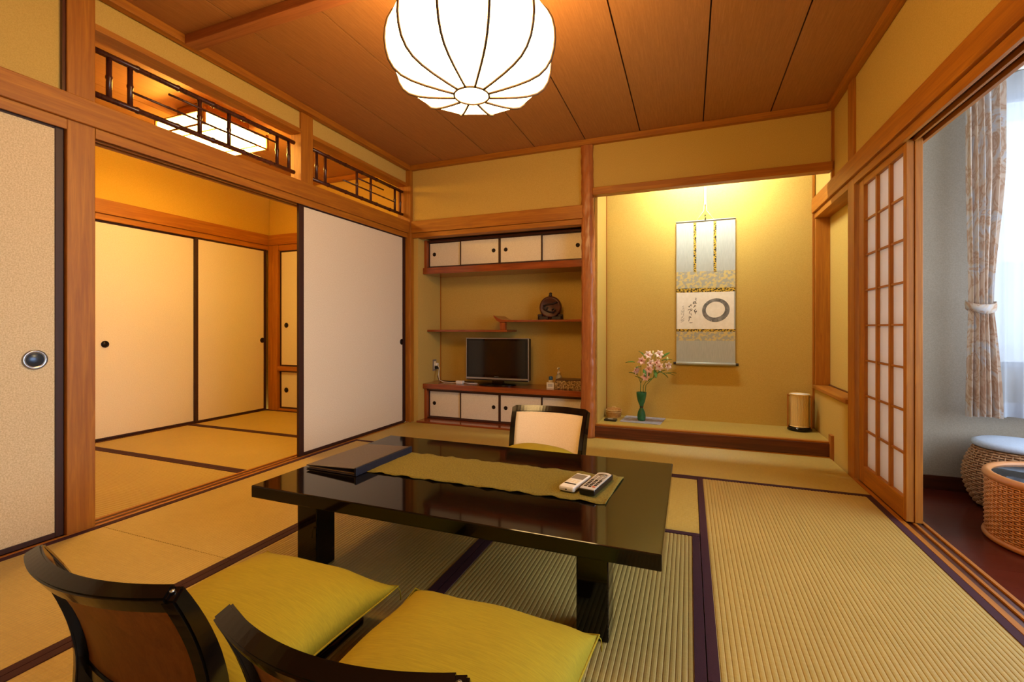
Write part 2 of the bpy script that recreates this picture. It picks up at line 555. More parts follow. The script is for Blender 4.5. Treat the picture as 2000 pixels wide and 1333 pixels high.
# bamboo transoms
def lattice(yc, y0, y1, rails, stalks, bars, label):
    e = tag(empty('bamboo_transom', (-2.615, yc, NT)), label, 'transom', 'bamboo transom grilles above the tie beam')
    def cane(nm, a, b, r):
        a, b = Vector(a), Vector(b)
        L = (b-a).length
        k = max(2, int(L/.17))
        pts, rad = [], []
        for i in range(k+1):
            t = i/k
            p = a.lerp(b, t)
            if 0 < i < k:
                d = (b-a).normalized()
                for s, q in ((-.012, 1), (-.004, 1.22), (.004, 1.22), (.012, 1)):
                    pts.append(p+d*s); rad.append(r*q)
            else:
                pts.append(p); rad.append(r)
        return tubeobj(nm, pts, r, 'bamboo', e, 10, radii=rad)
    for z, a, b, r in rails:
        cane('rail', (0, a-yc, z-NT), (0, b-yc, z-NT), r)
    zt, zb = rails[0][0], rails[1][0]
    for y, r in stalks:
        cane('stalk', (0, y-yc, zb-NT), (0, y-yc, zt-NT), r)
    for z, a, b in bars:
        cane('thin_bar', (.006, a-yc, z-NT), (.006, b-yc, z-NT), .006)
    return e
lattice(1.88, 1.285, 2.49, [(2.235, 1.287, 2.475, .014), (2.025, 1.287, 2.475, .014)],
        [(1.363, .012), (1.453, .012), (1.803, .012), (1.982, .011), (2.331, .011), (2.427, .010)],
        [(2.104, 1.453, 2.161), (2.177, 1.632, 2.331)], 'smoked bamboo transom grille in front of the lit square lamp')
lattice(3.2, 2.603, 3.80, [(2.250, 2.606, 3.79, .014), (2.030, 2.606, 3.79, .014)],
        [(2.684, .012), (2.773, .012), (3.134, .011), (3.314, .011), (3.668, .011), (3.756, .010)],
        [(2.117, 2.963, 3.668), (2.184, 3.134, 3.488)], 'smoked bamboo transom grille over the white paper sliding door')

# ------------------------------------------------------------------ side room walls
w2 = wtag(empty('wall_side_room', (X2, 2.2, 0)), 'ochre wall of the side room over cream sliding doors', 'wall')
W(w2, 'plaster_panel', X2-.06, X2-.01, .40, 3.90, KAM, ZC, 'plaster2', 0)
W(w2, 'tie_beam', X2-.03, X2+.018, .40, YB-.015, NB, NT, 'wood_y', .003)
W(w2, 'lintel', X2-.06, X2+.002, .40, YB, KAM-.005, NB, 'wood_y', .002)
W(w2, 'cornice', X2-.03, X2+.03, .40, YB, 2.455, ZC, 'wood_y', .002)
W(w2, 'threshold', X2-.07, X2+.002, .40, YB, -.05, .006, 'walnut_y', .001)
W(w2, 'backing_panel', X2-.12, X2-.08, .40, 4.0, -.12, ZC+.05, 'plaster2', 0)
fusuma('door_3', X2-.03, 1.30, 3.038, .008, KAM-.006, 'fusuma', 'wide cream sliding door in the side room', (2.294-2.169, .787), 'hikite', st=.028)
fusuma('door_4', X2-.008, 3.013, 3.80, .008, KAM-.006, 'fusuma', 'narrow cream sliding door in the corner of the side room', (3.755-3.4065, .783), 'hikite', st=.028)
w3 = wtag(empty('wall_side_room_end', (-3.5, YB+.03, 0)), 'end wall of the side room with closet doors and wooden rail', 'wall')
W(w3, 'plaster_panel', X2, -2.68, YB+.01, YB+.06, KAM, ZC, 'plaster2', 0)
W(w3, 'tie_beam', X2+.02, -2.70, YB-.018, YB+.03, NB, NT, 'wood_x', .003)
W(w3, 'lintel', X2+.02, -2.70, YB, YB+.06, KAM-.02, NB, 'wood_x', .002)
W(w3, 'post', X2, -4.28, YB-.01, YB+.08, 0, NB, 'wood_z', .003)
W(w3, 'middle_rail', -4.28, -2.70, YB-.012, YB+.06, .444, .492, 'wood_x', .003)
W(w3, 'bottom_rail', -4.28, -2.70, YB, YB+.06, -.02, .022, 'wood_x', .002)
W(w3, 'post', -3.47, -3.40, YB-.004, YB+.08, 0, NB, 'wood_z', .003)
W(w3, 'plaster_panel', -3.41, -2.69, YB+.03, YB+.06, 0, KAM, 'plaster2', 0)
W(w3, 'backing_panel', X2-.12, -2.56, YB+.13, YB+.16, -.12, ZC+.05, 'plaster2', 0)
W(w3, 'cornice', X2, -2.68, YB-.03, YB+.02, 2.455, ZC, 'wood_x', .002)
fusuma('door_5', YB+.022, -4.278, -3.472, .494, KAM-.018, 'fusuma', 'tall closet door above the wooden rail in the side room', (-.31, .95), 'hikite', face='-y', st=.02)
fusuma('door_6', YB+.022, -4.278, -3.472, .024, .443, 'fusuma', 'low closet door under the wooden rail in the side room', (-.31, .228), 'hikite', face='-y', st=.02)
w4 = box('wall_side_room_near', X2-.1, -2.66, .32, .40, -.05, ZC+.05, 'plaster2')
wtag(w4, 'plain ochre near wall of the side room', 'wall')

# ------------------------------------------------------------------ back wall: shelf bay, pillar, alcove
wb = wtag(empty('wall_back', (-.8, YB+.25, 0)), 'back wall with the shelf bay and the picture alcove', 'wall')
BB, TB = 4.30, 4.33
W(wb, 'plaster_panel', -2.54, -.80, YB+.012, YB+.07, NT-.02, ZC, 'plaster', 0)
W(wb, 'tie_beam', -2.53, -.80, YB-.018, YB+.05, NB, NT, 'wood_x', .004)
W(wb, 'lintel', -2.53, -.80, YB, YB+.10, KAM, NB, 'wood_x', .003)
W(wb, 'bay_side', -2.56, -2.48, YB+.03, BB+.05, -.12, NB, 'plaster', 0)
W(wb, 'rear_shell', -2.60, XR+.40, TB+.05, TB+.09, -.12, ZC+.05, 'plaster', 0)
W(wb, 'base_fill', -2.60, XR+.02, YB+.002, TB+.06, -.12, -.05, 'plaster', 0)
W(wb, 'bay_back', -2.54, -.80, BB, BB+.05, -.02, NB, 'plaster', 0)
W(wb, 'bay_corner_trim', -2.482, -2.474, BB-.012, BB-.001, .36, 1.46, 'wood_z', 0)
W(wb, 'bay_top', -2.54, -.80, YB+.05, BB+.05, KAM+.02, KAM+.05, 'wood_x', 0)
W(wb, 'base_board', -2.482, -.84, YB+.001, BB, -.05, .014, 'red_x', .003)
W(wb, 'divider', -.842, -.725, YB+.055, TB+.05, 0, ZC, 'plaster', 0)
# alcove
W(wb, 'alcove_back', -.75, XR+.02, TB, TB+.05, 0, ZC, 'plaster', 0)
W(wb, 'alcove_ceiling', -.75, XR+.02, YB+.03, TB+.03, 2.44, 2.47, 'ceil', 0)
W(wb, 'alcove_header', -.76, XR+.02, YB+.008, YB+.045, 2.085, ZC, 'plaster', 0)
W(wb, 'alcove_lintel', -.75, XR, YB-.025, YB+.06, 2.03, 2.092, 'wood_x', .004)
W(wb, 'alcove_kerb', -.748, XR-.004, YB+.001, YB+.06, .006, .098, 'kerb', .003)
W(wb, 'kerb_foot', -.748, XR-.004, YB-.002, YB+.05, -.03, .006, 'wood_x', .001)
W(wb, 'alcove_mat_edge', -.735, XR-.004, YB+.012, YB+.05, .098, .111, 'wood_x', .002)
W(wb, 'alcove_mat', -.735, XR-.002, YB+.05, TB, .06, .1095, 'tat_x', 0)
W(wb, 'alcove_corner_trim', XR-.012, XR+.002, TB-.012, TB, .11, 2.44, 'wood_z', 0)
W(wb, 'alcove_corner_trim', -.727, -.718, TB-.010, TB, .11, 2.44, 'wood_z', 0)
# adzed pillar
bm = bmesh.new()
rings = []
seg, nz = 28, 110
for i in range(nz+1):
    z = ZC*i/nz
    rr = .0655-.0105*min(1, z/2.0)
    ring = []
    for k in range(seg):
        a = 2*PI*k/seg
        sq = (abs(math.cos(a))**5+abs(math.sin(a))**5)**(-1/5)      # rounded square section
        wv = .0026*math.sin(a*9+2.2*math.sin(z*17+k*.7))+.0020*math.sin(z*70+a*5+3*math.sin(a*4))+random.uniform(-.0007, .0007)
        r = rr*min(sq, 1.13)*.94+wv
        ring.append(bm.verts.new((r*math.cos(a)*1.0+.006*math.sin(z*1.7), r*math.sin(a)*.9, z)))
    rings.append(ring)
for A, B in zip(rings, rings[1:]):
    for k in range(seg):
        m = (k+1) % seg
        bm.faces.new((A[k], A[m], B[m], B[k]))
bm.faces.new(rings[-1]); bm.faces.new(list(reversed(rings[0])))
M['pillar'] = wood('adzed_red_pine', (156, 88, 42), (192, 122, 62), 'z', .38, .15)
o = mk('adzed_pillar', bm, 'pillar', wb, smooth=True)
o.location = Vector((-.798, YB+.02, 0))-wb.location

# fluorescent tube behind the alcove lintel
t = tag(empty('alcove_lamp', (.13, YB+.12, 2.44)), 'fluorescent tube lamp hidden behind the alcove lintel', 'lamp')
box('lamp_body', -.32, .32, -.035, .035, -.05, 0, 'white', t, .004)
tubeobj('lamp_tube', [(-.28, 0, -.07), (.28, 0, -.07)], .014, 'tube', t, 12)

# ------------------------------------------------------------------ right wall
wr = wtag(empty('wall_right', (XR+.04, 2.0, 0)), 'right wall with tie beam above the sliding paper lattice screens', 'wall')
W(wr, 'plaster_panel', XR+.012, XR+.07, YF, TB, NT-.02, ZC, 'plaster', 0)
W(wr, 'tie_beam', XR-.018, XR+.03, YF, TB-.002, NB, NT, 'wood_y', .004)
W(wr, 'post', XR, XR+.105, 3.367, 3.483, -.02, NB, 'wood_z', .003)
W(wr, 'strut', XR-.002, XR+.07, 3.372, 3.478, NT, 2.456, 'wood_z', .003)
W(wr, 'thin_strut', XR-.004, XR+.05, YB-.012, YB+.02, NT, 2.456, 'wood_z', .002)
for a, b in ((XR, XR+.016), (XR+.046, XR+.058), (XR+.088, XR+.105)):
    W(wr, 'lintel_lip', a, b, YF, 3.367, KAM, NB, 'wood_y', .001)
W(wr, 'lintel', XR+.002, XR+.103, YF, 3.367, KAM+.02, NB+.01, 'walnut_y', 0)
W(wr, 'lintel', XR, XR+.13, 3.483, TB-.002, KAM, NB, 'wood_y', .002)
W(wr, 'veranda_header', XR+.072, XR+.105, YF, 3.61, NB, 2.45, 'veranda_wall', 0)
W(wr, 'sill_plate', XR-.006, XR+.098, YF, 3.367, -.10, -.006, 'walnut_y', .001)
for a, b in ((XR-.006, XR+.016), (XR+.044, XR+.056), (XR+.084, XR+.098)):
    W(wr, 'sill_ridge', a, b, YF, 3.367, -.007, .001, 'wood_y', .0008)
W(wr, 'plaster_panel', XR+.004, XR+.06, 3.483, TB+.02, -.06, .435, 'plaster', 0)
W(wr, 'niche_shell', XR+.13, XR+.17, 3.40, TB+.06, -.12, ZC, 'plaster', 0)
W(wr, 'niche_top', XR+.06, XR+.15, 3.40, TB+.06, NB, NB+.03, 'plaster', 0)
W(wr, 'niche_bottom', XR+.01, XR+.15, 3.40, TB+.06, -.12, .0, 'plaster', 0)
W(wr, 'kerb_block', XR-.014, XR+.02, YB-.035, YB+.03, -.03, .165, 'wood_z', .002)
W(wr, 'side_backing', XR+.10, XR+.12, 3.36, 3.62, -.12, NB, 'veranda_wall', 0)
# niche window beside the alcove
n1 = wtag(empty('window_1', (XR+.1, 3.9, .435)), 'small recessed side window with wooden sill beside the alcove', 'window')
W(n1, 'window_sill', XR-.012, XR+.13, 3.483, TB, .435, .462, 'wood_y', .003)
W(n1, 'jamb', XR+.004, XR+.105, TB-.028, TB-.002, .462, KAM, 'wood_z', .003)
W(n1, 'jamb', XR+.004, XR+.105, 3.483, 3.50, .462, KAM, 'wood_z', .003)
W(n1, 'screen_panel', XR+.105, XR+.12, 3.44, TB+.03, .42, KAM+.03, 'plaster', 0)
W(n1, 'screen_rail', XR+.097, XR+.105, 3.50, TB-.028, .462, .472, 'walnut_y', 0)

# sliding paper lattice screens
def shoji(name, x, y0, y1, label):
    z0, z1 = .003, KAM+.012
    w, h = y1-y0, z1-z0
    e = wtag(empty(name, (x, (y0+y1)/2, z0)), label, 'sliding screen')
    st, br, tr, th = .078, .105, .050, .030
    for s in (-1, 1):
        a = s*w/2
        sw = .034 if s < 0 else st
        box('stile', 0, th, a-(sw if s > 0 else 0), a+(sw if s < 0 else 0), 0, h, 'wood_z', e, .002)
    ya, yb = -w/2+.034, w/2-st
    box('bottom_rail', 0, th, ya, yb, 0, br, 'wood_y', e, .002)
    box('top_rail', 0, th, ya, yb, h-tr, h, 'wood_y', e, .002)
    za, zb = br, h-tr
    pw, ph = (yb-ya)/3, (zb-za)/8
    pane = None
    for i in range(3):
        for j in range(8):
            cy, cz = ya+pw*(i+.5), za+ph*(j+.5)
            if pane is None:
                pane = box('paper_pane', .020, .0206, cy-pw/2, cy+pw/2, cz-ph/2, cz+ph/2, 'paper', e)
            else:
                copy(pane, e, (.0203, cy, cz))
    for i in (1, 2):
        box('lattice_bar', .004, .020, ya+pw*i-.010, ya+pw*i+.010, za, zb, 'wood_z', e, .001)
    b0 = None
    for j in range(1, 8):
        if b0 is None:
            b0 = box('lattice_bar', .008, .0199, ya, yb, za+ph*j-.005, za+ph*j+.005, 'wood_y', e)
        else:
            copy(b0, e, (b0.location.x, b0.location.y, za+ph*j))
    return e
shoji('door_7', XR+.018, 2.695, 3.340, 'sliding paper lattice screen facing the mats')
shoji('door_8', XR+.050, 2.690, 3.335, 'second sliding paper lattice screen stacked behind the first')

# ------------------------------------------------------------------ veranda walls and windows
we = wtag(empty('wall_veranda_end', (1.8, 3.64, -.08)), 'grey end wall of the window bay behind the curtain', 'wall')
EX0, EX1, EZ0, EZ1 = 1.66, 2.40, .68, 2.32
W(we, 'wall_panel', XR+.10, EX0, 3.61, 3.68, -.12, 2.47, 'veranda_wall', 0)
W(we, 'wall_panel', EX1, 2.62, 3.61, 3.68, -.12, 2.47, 'veranda_wall', 0)
W(we, 'wall_panel', EX0, EX1, 3.61, 3.68, -.12, EZ0, 'veranda_wall', 0)
W(we, 'wall_panel', EX0, EX1, 3.61, 3.68, EZ1, 2.47, 'veranda_wall', 0)
wtag(box('baseboard_end', XR+.10, 2.50, 3.597, 3.61, -.08, .004, 'walnut_x', None, .002), 'dark wooden baseboard under the grey wall', 'baseboard')
wv = wtag(empty('wall_veranda_side', (2.54, 1.5, -.08)), 'outer wall of the window bay with the wide window', 'wall')
SY0, SY1, SZ0, SZ1 = -.20, 3.30, .36, 2.22
W(wv, 'wall_panel', 2.50, 2.57, YF, SY0, -.12, 2.47, 'veranda_wall', 0)
W(wv, 'wall_panel', 2.50, 2.57, SY1, 3.68, -.12, 2.47, 'veranda_wall', 0)
W(wv, 'wall_panel', 2.50, 2.57, SY0, SY1, -.12, SZ0, 'veranda_wall', 0)
W(wv, 'wall_panel', 2.50, 2.57, SY0, SY1, SZ1, 2.47, 'veranda_wall', 0)
wtag(box('wall_front', -2.72, 2.62, YF-.08, YF, -.12, ZC+.05, 'plaster'), 'plain sand plaster wall facing the alcove', 'wall')

def window(name, horizontal, a0, a1, z0, z1, pos, label, n):
    e = wtag(empty(name, ((a0+a1)/2, pos, z0) if horizontal else (pos, (a0+a1)/2, z0)), label, 'window')
    if not horizontal: e.rotation_euler = (0, 0, PI/2)
    w, h = a1-a0, z1-z0
    f = .035
    for s in (-1, 1):
        box('window_frame', s*w/2-(f if s > 0 else 0), s*w/2+(f if s < 0 else 0), -.025, .025, 0, h, 'alu', e, .002)
    box('window_frame', -w/2+f, w/2-f, -.025, .025, 0, f, 'alu', e, .002)
    box('window_frame', -w/2+f, w/2-f, -.025, .025, h-f, h, 'alu', e, .002)
    for i in range(1, n):
        x = -w/2+w*i/n
        box('mullion', x-.025, x+.025, -.02, .02, f, h-f, 'alu', e, .002)
    for i in range(n):
        x0, x1 = -w/2+w*i/n, -w/2+w*(i+1)/n
        box('glass_pane', x0+.03, x1-.03, -.002, .002, f, h-f, 'glass', e)
    return e
window('window_2', True, EX0, EX1, EZ0, EZ1, 3.655, 'tall window behind the white sheer in the end wall', 1)
window('window_3', False, SY0, SY1, SZ0, SZ1, 2.545, 'wide window along the outer wall of the bay', 3)
para = box('balcony_parapet', 1.2, 3.6, 4.75, 4.85, -.6, .78, 'concrete')
wtag(para, 'pale concrete balcony parapet outside the end window', 'parapet')
nb = wtag(empty('added_dimming_building', (3.2, 7.4, -3)), 'pale building added to dim the view through the end window', 'building')  # building added outside to lower the brightness behind the sheer
box('facade', -3.5, 3.5, 0, .4, 0, 9, 'concrete', nb)
for k in range(3):
    box('facade_window', -2.6+k*2, -1.4+k*2, -.02, .02, 3.4, 4.7, 'alu', nb)
wtag(box('balcony_eave', 1.0, 3.8, 3.70, 5.0, 2.62, 2.74, 'concrete'), 'concrete eave slab above the balcony', 'eave')

# sheer curtains, drape
def cloth_sheet(name, x0, x1, y, z0, z1, n, amp, mat, cols=None, thick=0):
    bm = bmesh.new()
    nu = max(40, n*10); nv = 14
    g = []
    for j in range(nv+1):
        v = j/nv
        row = []
        for i in range(nu+1):
            u = i/nu
            a = amp*(.65+.35*(1-v))
            row.append(bm.verts.new((x0+(x1-x0)*u, y+a*math.sin(2*PI*n*u+.5*math.sin(7*u+v))+.3*a*math.sin(2*PI*n*2.3*u), z0+(z1-z0)*v)))
        g.append(row)
    for j in range(nv):
        for i in range(nu):
            bm.faces.new((g[j][i], g[j][i+1], g[j+1][i+1], g[j+1][i]))
    return bm
e = tag(empty('sheer_curtain', (2.0, 3.53, .40)), 'white sheer curtain hanging beside the floral drape', 'curtain')
mk('sheer_cloth', cloth_sheet('s', -.36, .46, .0, .0, 2.005, 9, .018, 'sheer'), 'sheer', e, smooth=True)
mk('hem_band', cloth_sheet('s', -.36, .46, -.002, .0, .085, 9, .018, 'sheer'), 'sheer', e, smooth=True)
e = tag(empty('curtain_track', (2.02, 3.52, 2.43)), 'white curtain track above the end window', 'curtain track')
box('track_rail', -.50, .46, -.08, -.06, -.012, .02, 'white', e, .002)
box('track_rail', -.50, .46, 0, .02, -.012, .02, 'white', e, .002)

e = tag(empty('floral_curtain', (1.598, 3.45, .40)), 'beige floral drape gathered by a tie-back band', 'curtain')
bm = bmesh.new()
NU, NV = 90, 60
grid = []
for j in range(NV+1):
    v = j/NV
    z = .0+2.005*v                     # above .40
    t = .635                           # tie height
    if z < t:
        q = (z/t)**1.5
        xl = -.083+.010*q; xr = .098-.048*q
        amp = .030-.012*q
    else:
        q = min(1, (z-t)/.9)
        q = q*q*(3-2*q)
        xl = -.073-.012*q; xr = .050+.062*q
        amp = .018+.006*q
    row = []
    for i in range(NU+1):
        u = i/NU
        f = math.sin(2*PI*5.5*u+.8)*.75+math.sin(2*PI*9*u+1.4)*.25
        d = amp*f
        uu = u**1.25
        row.append(bm.verts.new((-.083+(xl+.083+(xr-xl)*uu)*.86, d-.035*math.sin(PI*u)*(1-abs(z-t)), z+.010*math.sin(PI*u)*(1 if j == 0 else 0))))
    grid.append(row)
for j in range(NV):
    for i in range(NU):
        bm.faces.new((grid[j][i], grid[j][i+1], grid[j+1][i+1], grid[j+1][i]))
mk('drape_cloth', bm, 'drape', e, smooth=True)
# tie-back: a curved band, ends swept up
bm = bmesh.new()
seg = 36
rings = []
for k in range(seg):
    a = 2*PI*k/seg
    cx, cy = -.024+.066*math.cos(a), .0+.058*math.sin(a)
    up = .030*abs(math.cos(a))**2.0+(.012 if math.sin(a) > .3 else 0)
    hh = .055-.012*abs(math.cos(a))
    rings.append([bm.verts.new((cx, cy, .600+up)), bm.verts.new((cx*1.03, cy*1.05, .600+up+hh*.5)), bm.verts.new((cx, cy, .600+up+hh)), bm.verts.new((cx*.95, cy*.95, .600+up+hh)), bm.verts.new((cx*.95, cy*.95, .600+up))])
for k in range(seg):
    A, B = rings[k], rings[(k+1) % seg]
    for m in range(5):
        bm.faces.new((A[m], A[(m+1) % 5], B[(m+1) % 5], B[m]))
mk('tie_back', bm, 'drape', e, smooth=True)

# ------------------------------------------------------------------ built-in cabinets and shelves of the bay
def cabinet(name, z0, z1, label, shelf):
    X0, X1, YFc = -2.479, -.843, 4.0
    e = tag(empty(name, ((X0+X1)/2, 4.15, z0)), label, 'cabinet')
    h = z1-z0
    o = lambda nm, a, b, c, d, p, q, mt, bv=.0015: box(nm, a-e.location.x, b-e.location.x, c-4.15, d-4.15, p, q, mt, e, bv)
    o('side_panel', X0, X0+.03, YFc-.03, BB-.002, 0, h, 'red_z')
    o('side_panel', X1-.02, X1, YFc, BB-.002, 0, h, 'red_z')
    o('top_rail', X0+.03, X1-.02, YFc-.012, YFc+.05, h-.02, h, 'walnut_x')
    o('bottom_rail', X0+.03, X1-.02, YFc-.012, YFc+.05, 0, .012, 'walnut_x')
    o('back_panel', X0+.03, X1-.02, BB-.02, BB-.003, 0, h, 'walnut_x', 0)
    if shelf:
        o('shelf_board', X0, X1, 3.945, BB-.002, -.062, 0, 'red_x', .003)
    xs = (-2.449, -2.078, -1.668, -1.245, -.862)
    ends = ((-2.449, -2.066, .012, -1), (-2.092, -1.672, 0, 1), (-1.672, -1.250, 0, -1), (-1.262, -.862, .012, 1))
    for a, b, dy, side in ends:
        y = YFc+dy
        w = b-a
        d = empty('cabinet_door', ((a+b)/2-e.location.x, y-4.15, .012), 0, e)
        hh = h-.034
        box('paper_panel', -w/2+.008, w/2-.008, .001, .009, .008, hh-.008, 'fusuma', d)
        for s in (-1, 1):
            box('door_frame', s*w/2-(.012 if s > 0 else 0), s*w/2+(.012 if s < 0 else 0), -.002, .010, 0, hh, 'lacq', d)
        box('door_frame', -w/2+.012, w/2-.012, -.002, .010, 0, .009, 'lacq', d)
        box('door_frame', -w/2+.012, w/2-.012, -.002, .010, hh-.009, hh, 'lacq', d)
        px = side*(w/2-.062)
        discobj('door_pull', .019, .004, 'hikite', d, (px, .002, hh*.52), '-y', 18, prof=[(.019, 0), (.019, .003), (.0145, .0045), (.013, .002), (.0005, .002)])
    return e
cabinet('wall_cabinet', 1.518, 1.798, 'upper wall cabinet with four cream paper sliding doors', True)
cabinet('low_cabinet', .016, .3145, 'lower cabinet with four cream paper doors under the counter', False)
cb = tag(empty('counter_board', (-1.66, 4.12, .3147)), 'glossy red-brown counter board under the television', 'counter')
box('board', -.819, .817, -.178, .178, 0, .051, 'red_x', cb, .003)

sh = tag(empty('staggered_shelf', (-1.66, 4.16, .88)), 'pair of staggered red-brown shelves joined by a short post', 'shelf')
box('lower_shelf', -.819, .05, -.135, .138, 0, .022, 'red_x', sh, .003)
box('upper_shelf', -.03, .817, -.135, .138, .096, .117, 'red_x', sh, .003)
box('shelf_post', -.028, .028, -.12, -.075, .022, .096, 'red_z', sh, .004)
bm = bmesh.new()      # upturned brush-rest lip
prof = [(.06, .117), (.0, .120), (-.035, .130), (-.075, .156), (-.088, .160), (-.078, .140), (-.055, .112), (-.03, .098), (0, .096), (.06, .100)]
A = [bm.verts.new((x, -.137, z)) for x, z in prof]; B = [bm.verts.new((x, .138, z)) for x, z in prof]
bm.faces.new(A); bm.faces.new(list(reversed(B)))
for i in range(len(prof)):
    j = (i+1) % len(prof)
    bm.faces.new((A[i], B[i], B[j], A[j]))
mk('shelf_lip', bm, 'red_x', sh)

# television
tv = tag(empty('television', (-1.735, 4.10, .3662)), 'black flat television with silver lower bezel on its stand', 'television')
w = .652
box('casing', -w/2, w/2, -.02, .055, .048, .452, 'blackmat', tv, .008)
box('bezel', -w/2-.003, w/2+.003, -.026, -.018, .044, .456, 'silver', tv, .003)
box('bezel_face', -w/2+.006, w/2-.006, -.029, -.025, .072, .449, 'black', tv, .002)
M['screen'] = plain('dark_television_screen', (9, 8, 9), .12)
box('screen', -w/2+.03, w/2-.03, -.0305, -.0285, .100, .428, 'screen', tv)
box('silver_strip', -w/2+.004, w/2-.004, -.030, -.024, .056, .070, 'silver', tv, .002)
M['logo'] = plain('grey_print', (84, 84, 88), .5)
box('logo_mark', -.022, .022, -.0298, -.0288, .080, .086, 'logo', tv)
box('lower_edge', -w/2+.003, w/2-.003, -.028, -.02, .044, .055, 'blackmat', tv, .001)
box('stand_neck', -.06, .06, .0, .03, .012, .06, 'black', tv, .004)
bm = bmesh.new(); lathe(bm, [(.17, 0), (.175, .006), (.165, .012), (.06, .016)], 40)
bmesh.ops.scale(bm, vec=(1.12, .66, 1), verts=bm.verts)
mk('stand_base', bm, 'black', tv, (0, -.005, 0), True)

# carved disc ornament on the upper shelf
dr = tag(empty('disc_ornament', (-1.222, 4.17, .9975), .12), 'round carved dark wood disc ornament on a stand', 'ornament')
M['carved'] = wood('carved_dark_wood', (62, 28, 18), (98, 48, 32), 'x', .4)
bm = bmesh.new()
lathe(bm, [(.085, -.032), (.100, -.024), (.106, 0), (.100, .024), (.088, .034), (.080, .028), (.0005, .028)], 40)
bmesh.ops.transform(bm, matrix=Matrix.Rotation(PI/2, 4, 'X'), verts=bm.verts)
bmesh.ops.translate(bm, vec=(0, 0, .118), verts=bm.verts)
mk('disc_body', bm, 'carved', dr, smooth=True)
M['carve2'] = plain('blackened_carving', (38, 22, 18), .5)
for pts in ([(-.06, -.036, .13), (-.02, -.038, .145), (.03, -.038, .15), (.07, -.036, .165)], [(-.055, -.036, .10), (-.03, -.038, .085), (.0, -.038, .075), (.04, -.037, .07)],
            [(-.045, -.036, .125), (-.06, -.036, .11), (-.05, -.036, .095), (-.03, -.037, .10), (-.02, -.037, .115)], [(.02, -.036, .09), (.035, -.036, .105), (.05, -.036, .095), (.045, -.036, .08)]):
    tubeobj('carving', pts, .008, 'carve2', dr, 6)
bm = bmesh.new(); lathe(bm, [(.016, .218), (.018, .228), (.012, .240), (.016, .248), (.009, .256), (.001, .257)], 12)
mk('knob', bm, 'carve2', dr, smooth=True)
for s in (-1, 1):
    bm = bmesh.new()
    prism(bm, [(s*.02, -.04), (s*.10, -.04), (s*.118, -.02), (s*.118, .03), (s*.02, .03)], 0, .030)
    bbox(bm, min(s*.075, s*.118), max(s*.075, s*.118), -.038, .028, .028, .052, .006)
    mk('stand_foot', bm, 'carve2', dr)

# toiletries on the counter
bt = tag(empty('pump_bottle', (-1.150, 4.20, .3662)), 'clear pump bottle with white nozzle beside the patterned box', 'bottle')
M['clearb'] = plain('frosted_clear_plastic', (178, 176, 168), .25)
bm = bmesh.new(); lathe(bm, [(.026, 0), (.029, .006), (.029, .085), (.024, .105), (.012, .115), (.012, .122)], 20); mk('bottle_body', bm, 'clearb', bt, smooth=True)
bm = bmesh.new(); lathe(bm, [(.014, .120), (.014, .138), (.006, .141), (.005, .165), (.011, .167), (.011, .178), (.004, .180)], 16); bbox(bm, -.006, .006, -.042, 0, .168, .178, .002); mk('pump_head', bm, 'white', bt, smooth=True)
bt = tag(empty('small_bottle', (-1.205, 4.12, .3662)), 'small pale bottle with blue cap on the counter', 'bottle')
bm = bmesh.new(); lathe(bm, [(.020, 0), (.022, .004), (.022, .060), (.018, .070)], 18); mk('bottle_body', bm, 'ivory', bt, smooth=True)
M['bluecap'] = plain('blue_plastic', (38, 84, 120), .4)
bm = bmesh.new(); lathe(bm, [(.017, .070), (.018, .074), (.018, .098), (.012, .103)], 18); mk('cap', bm, 'bluecap', bt, smooth=True)
cd = tag(empty('small_card', (-1.185, 4.045, .3662), .1), 'small pale folded card standing on the counter', 'card')
bm = bmesh.new(); prism(bm, [(-.034, -.012), (.034, -.012), (.034, .012), (-.034, .012)], 0, .055); mk('card_body', bm, 'ivory', cd)
M['greyink'] = plain('grey_ink', (120, 116, 104), .7)
for zz in (.018, .028, .038): box('print_line', -.022, .020, -.0128, -.0118, zz, zz+.004, 'greyink', cd)
bx = tag(empty('patterned_box', (-1.02, 4.09, .3662)), 'low box with mottled gold sides and dark lid', 'box')
def mottled():
    k = N('mottled_gold_weave')
    f = k.noise(k.coords((70, 70, 70)), 1, 3, .7)
    k.l(k.ramp(f, [(.38, lin((52, 34, 20))), (.5, lin((150, 118, 62))), (.62, lin((206, 178, 118)))]), k.b.inputs['Base Color'])
    return k.set(Roughness=.6)
M['mottled'] = mottled()
box('box_body', -.115, .14, -.07, .10, 0, .078, 'mottled', bx, .002)
box('box_lid', -.112, .137, -.067, .097, .078, .086, 'walnut_x', bx, .002)

# outlet, plug and cords
ol = tag(empty('power_outlet', (-2.479, 4.165, .475)), 'grey wall outlet with plugs beside the television shelves', 'outlet')
box('outlet_plate', 0, .006, -.036, .036, 0, .118, 'greyplate', ol, .002)
box('socket_face', .005, .009, -.018, .018, .018, .098, 'ivory', ol, .001)
box('white_plug', .008, .046, -.026, .012, .052, .082, 'white', ol, .005)
box('black_plug', .008, .048, -.012, .020, .020, .046, 'cordb', ol, .005)
pc = tag(empty('extension_cord', (-2.35, 4.15, .3665)), 'white and black cords running from the outlet to the television', 'cord')
tubeobj('white_cord', [(-.085, .008, .172), (-.062, .0, .14), (-.058, -.02, .07), (-.03, -.05, .02), (.03, -.07, .006), (.13, -.085, .005), (.20, -.088, .008)], .0042, 'cordw', pc, 8)
tubeobj('black_cord', [(-.083, .02, .14), (-.066, .01, .11), (-.072, -.01, .05), (-.05, -.02, .012), (.05, .0, .005), (.20, .02, .005), (.33, .02, .005)], .004, 'cordb', pc, 8)
box('adapter', .19, .265, -.115, -.065, 0, .030, 'white', pc, .006)
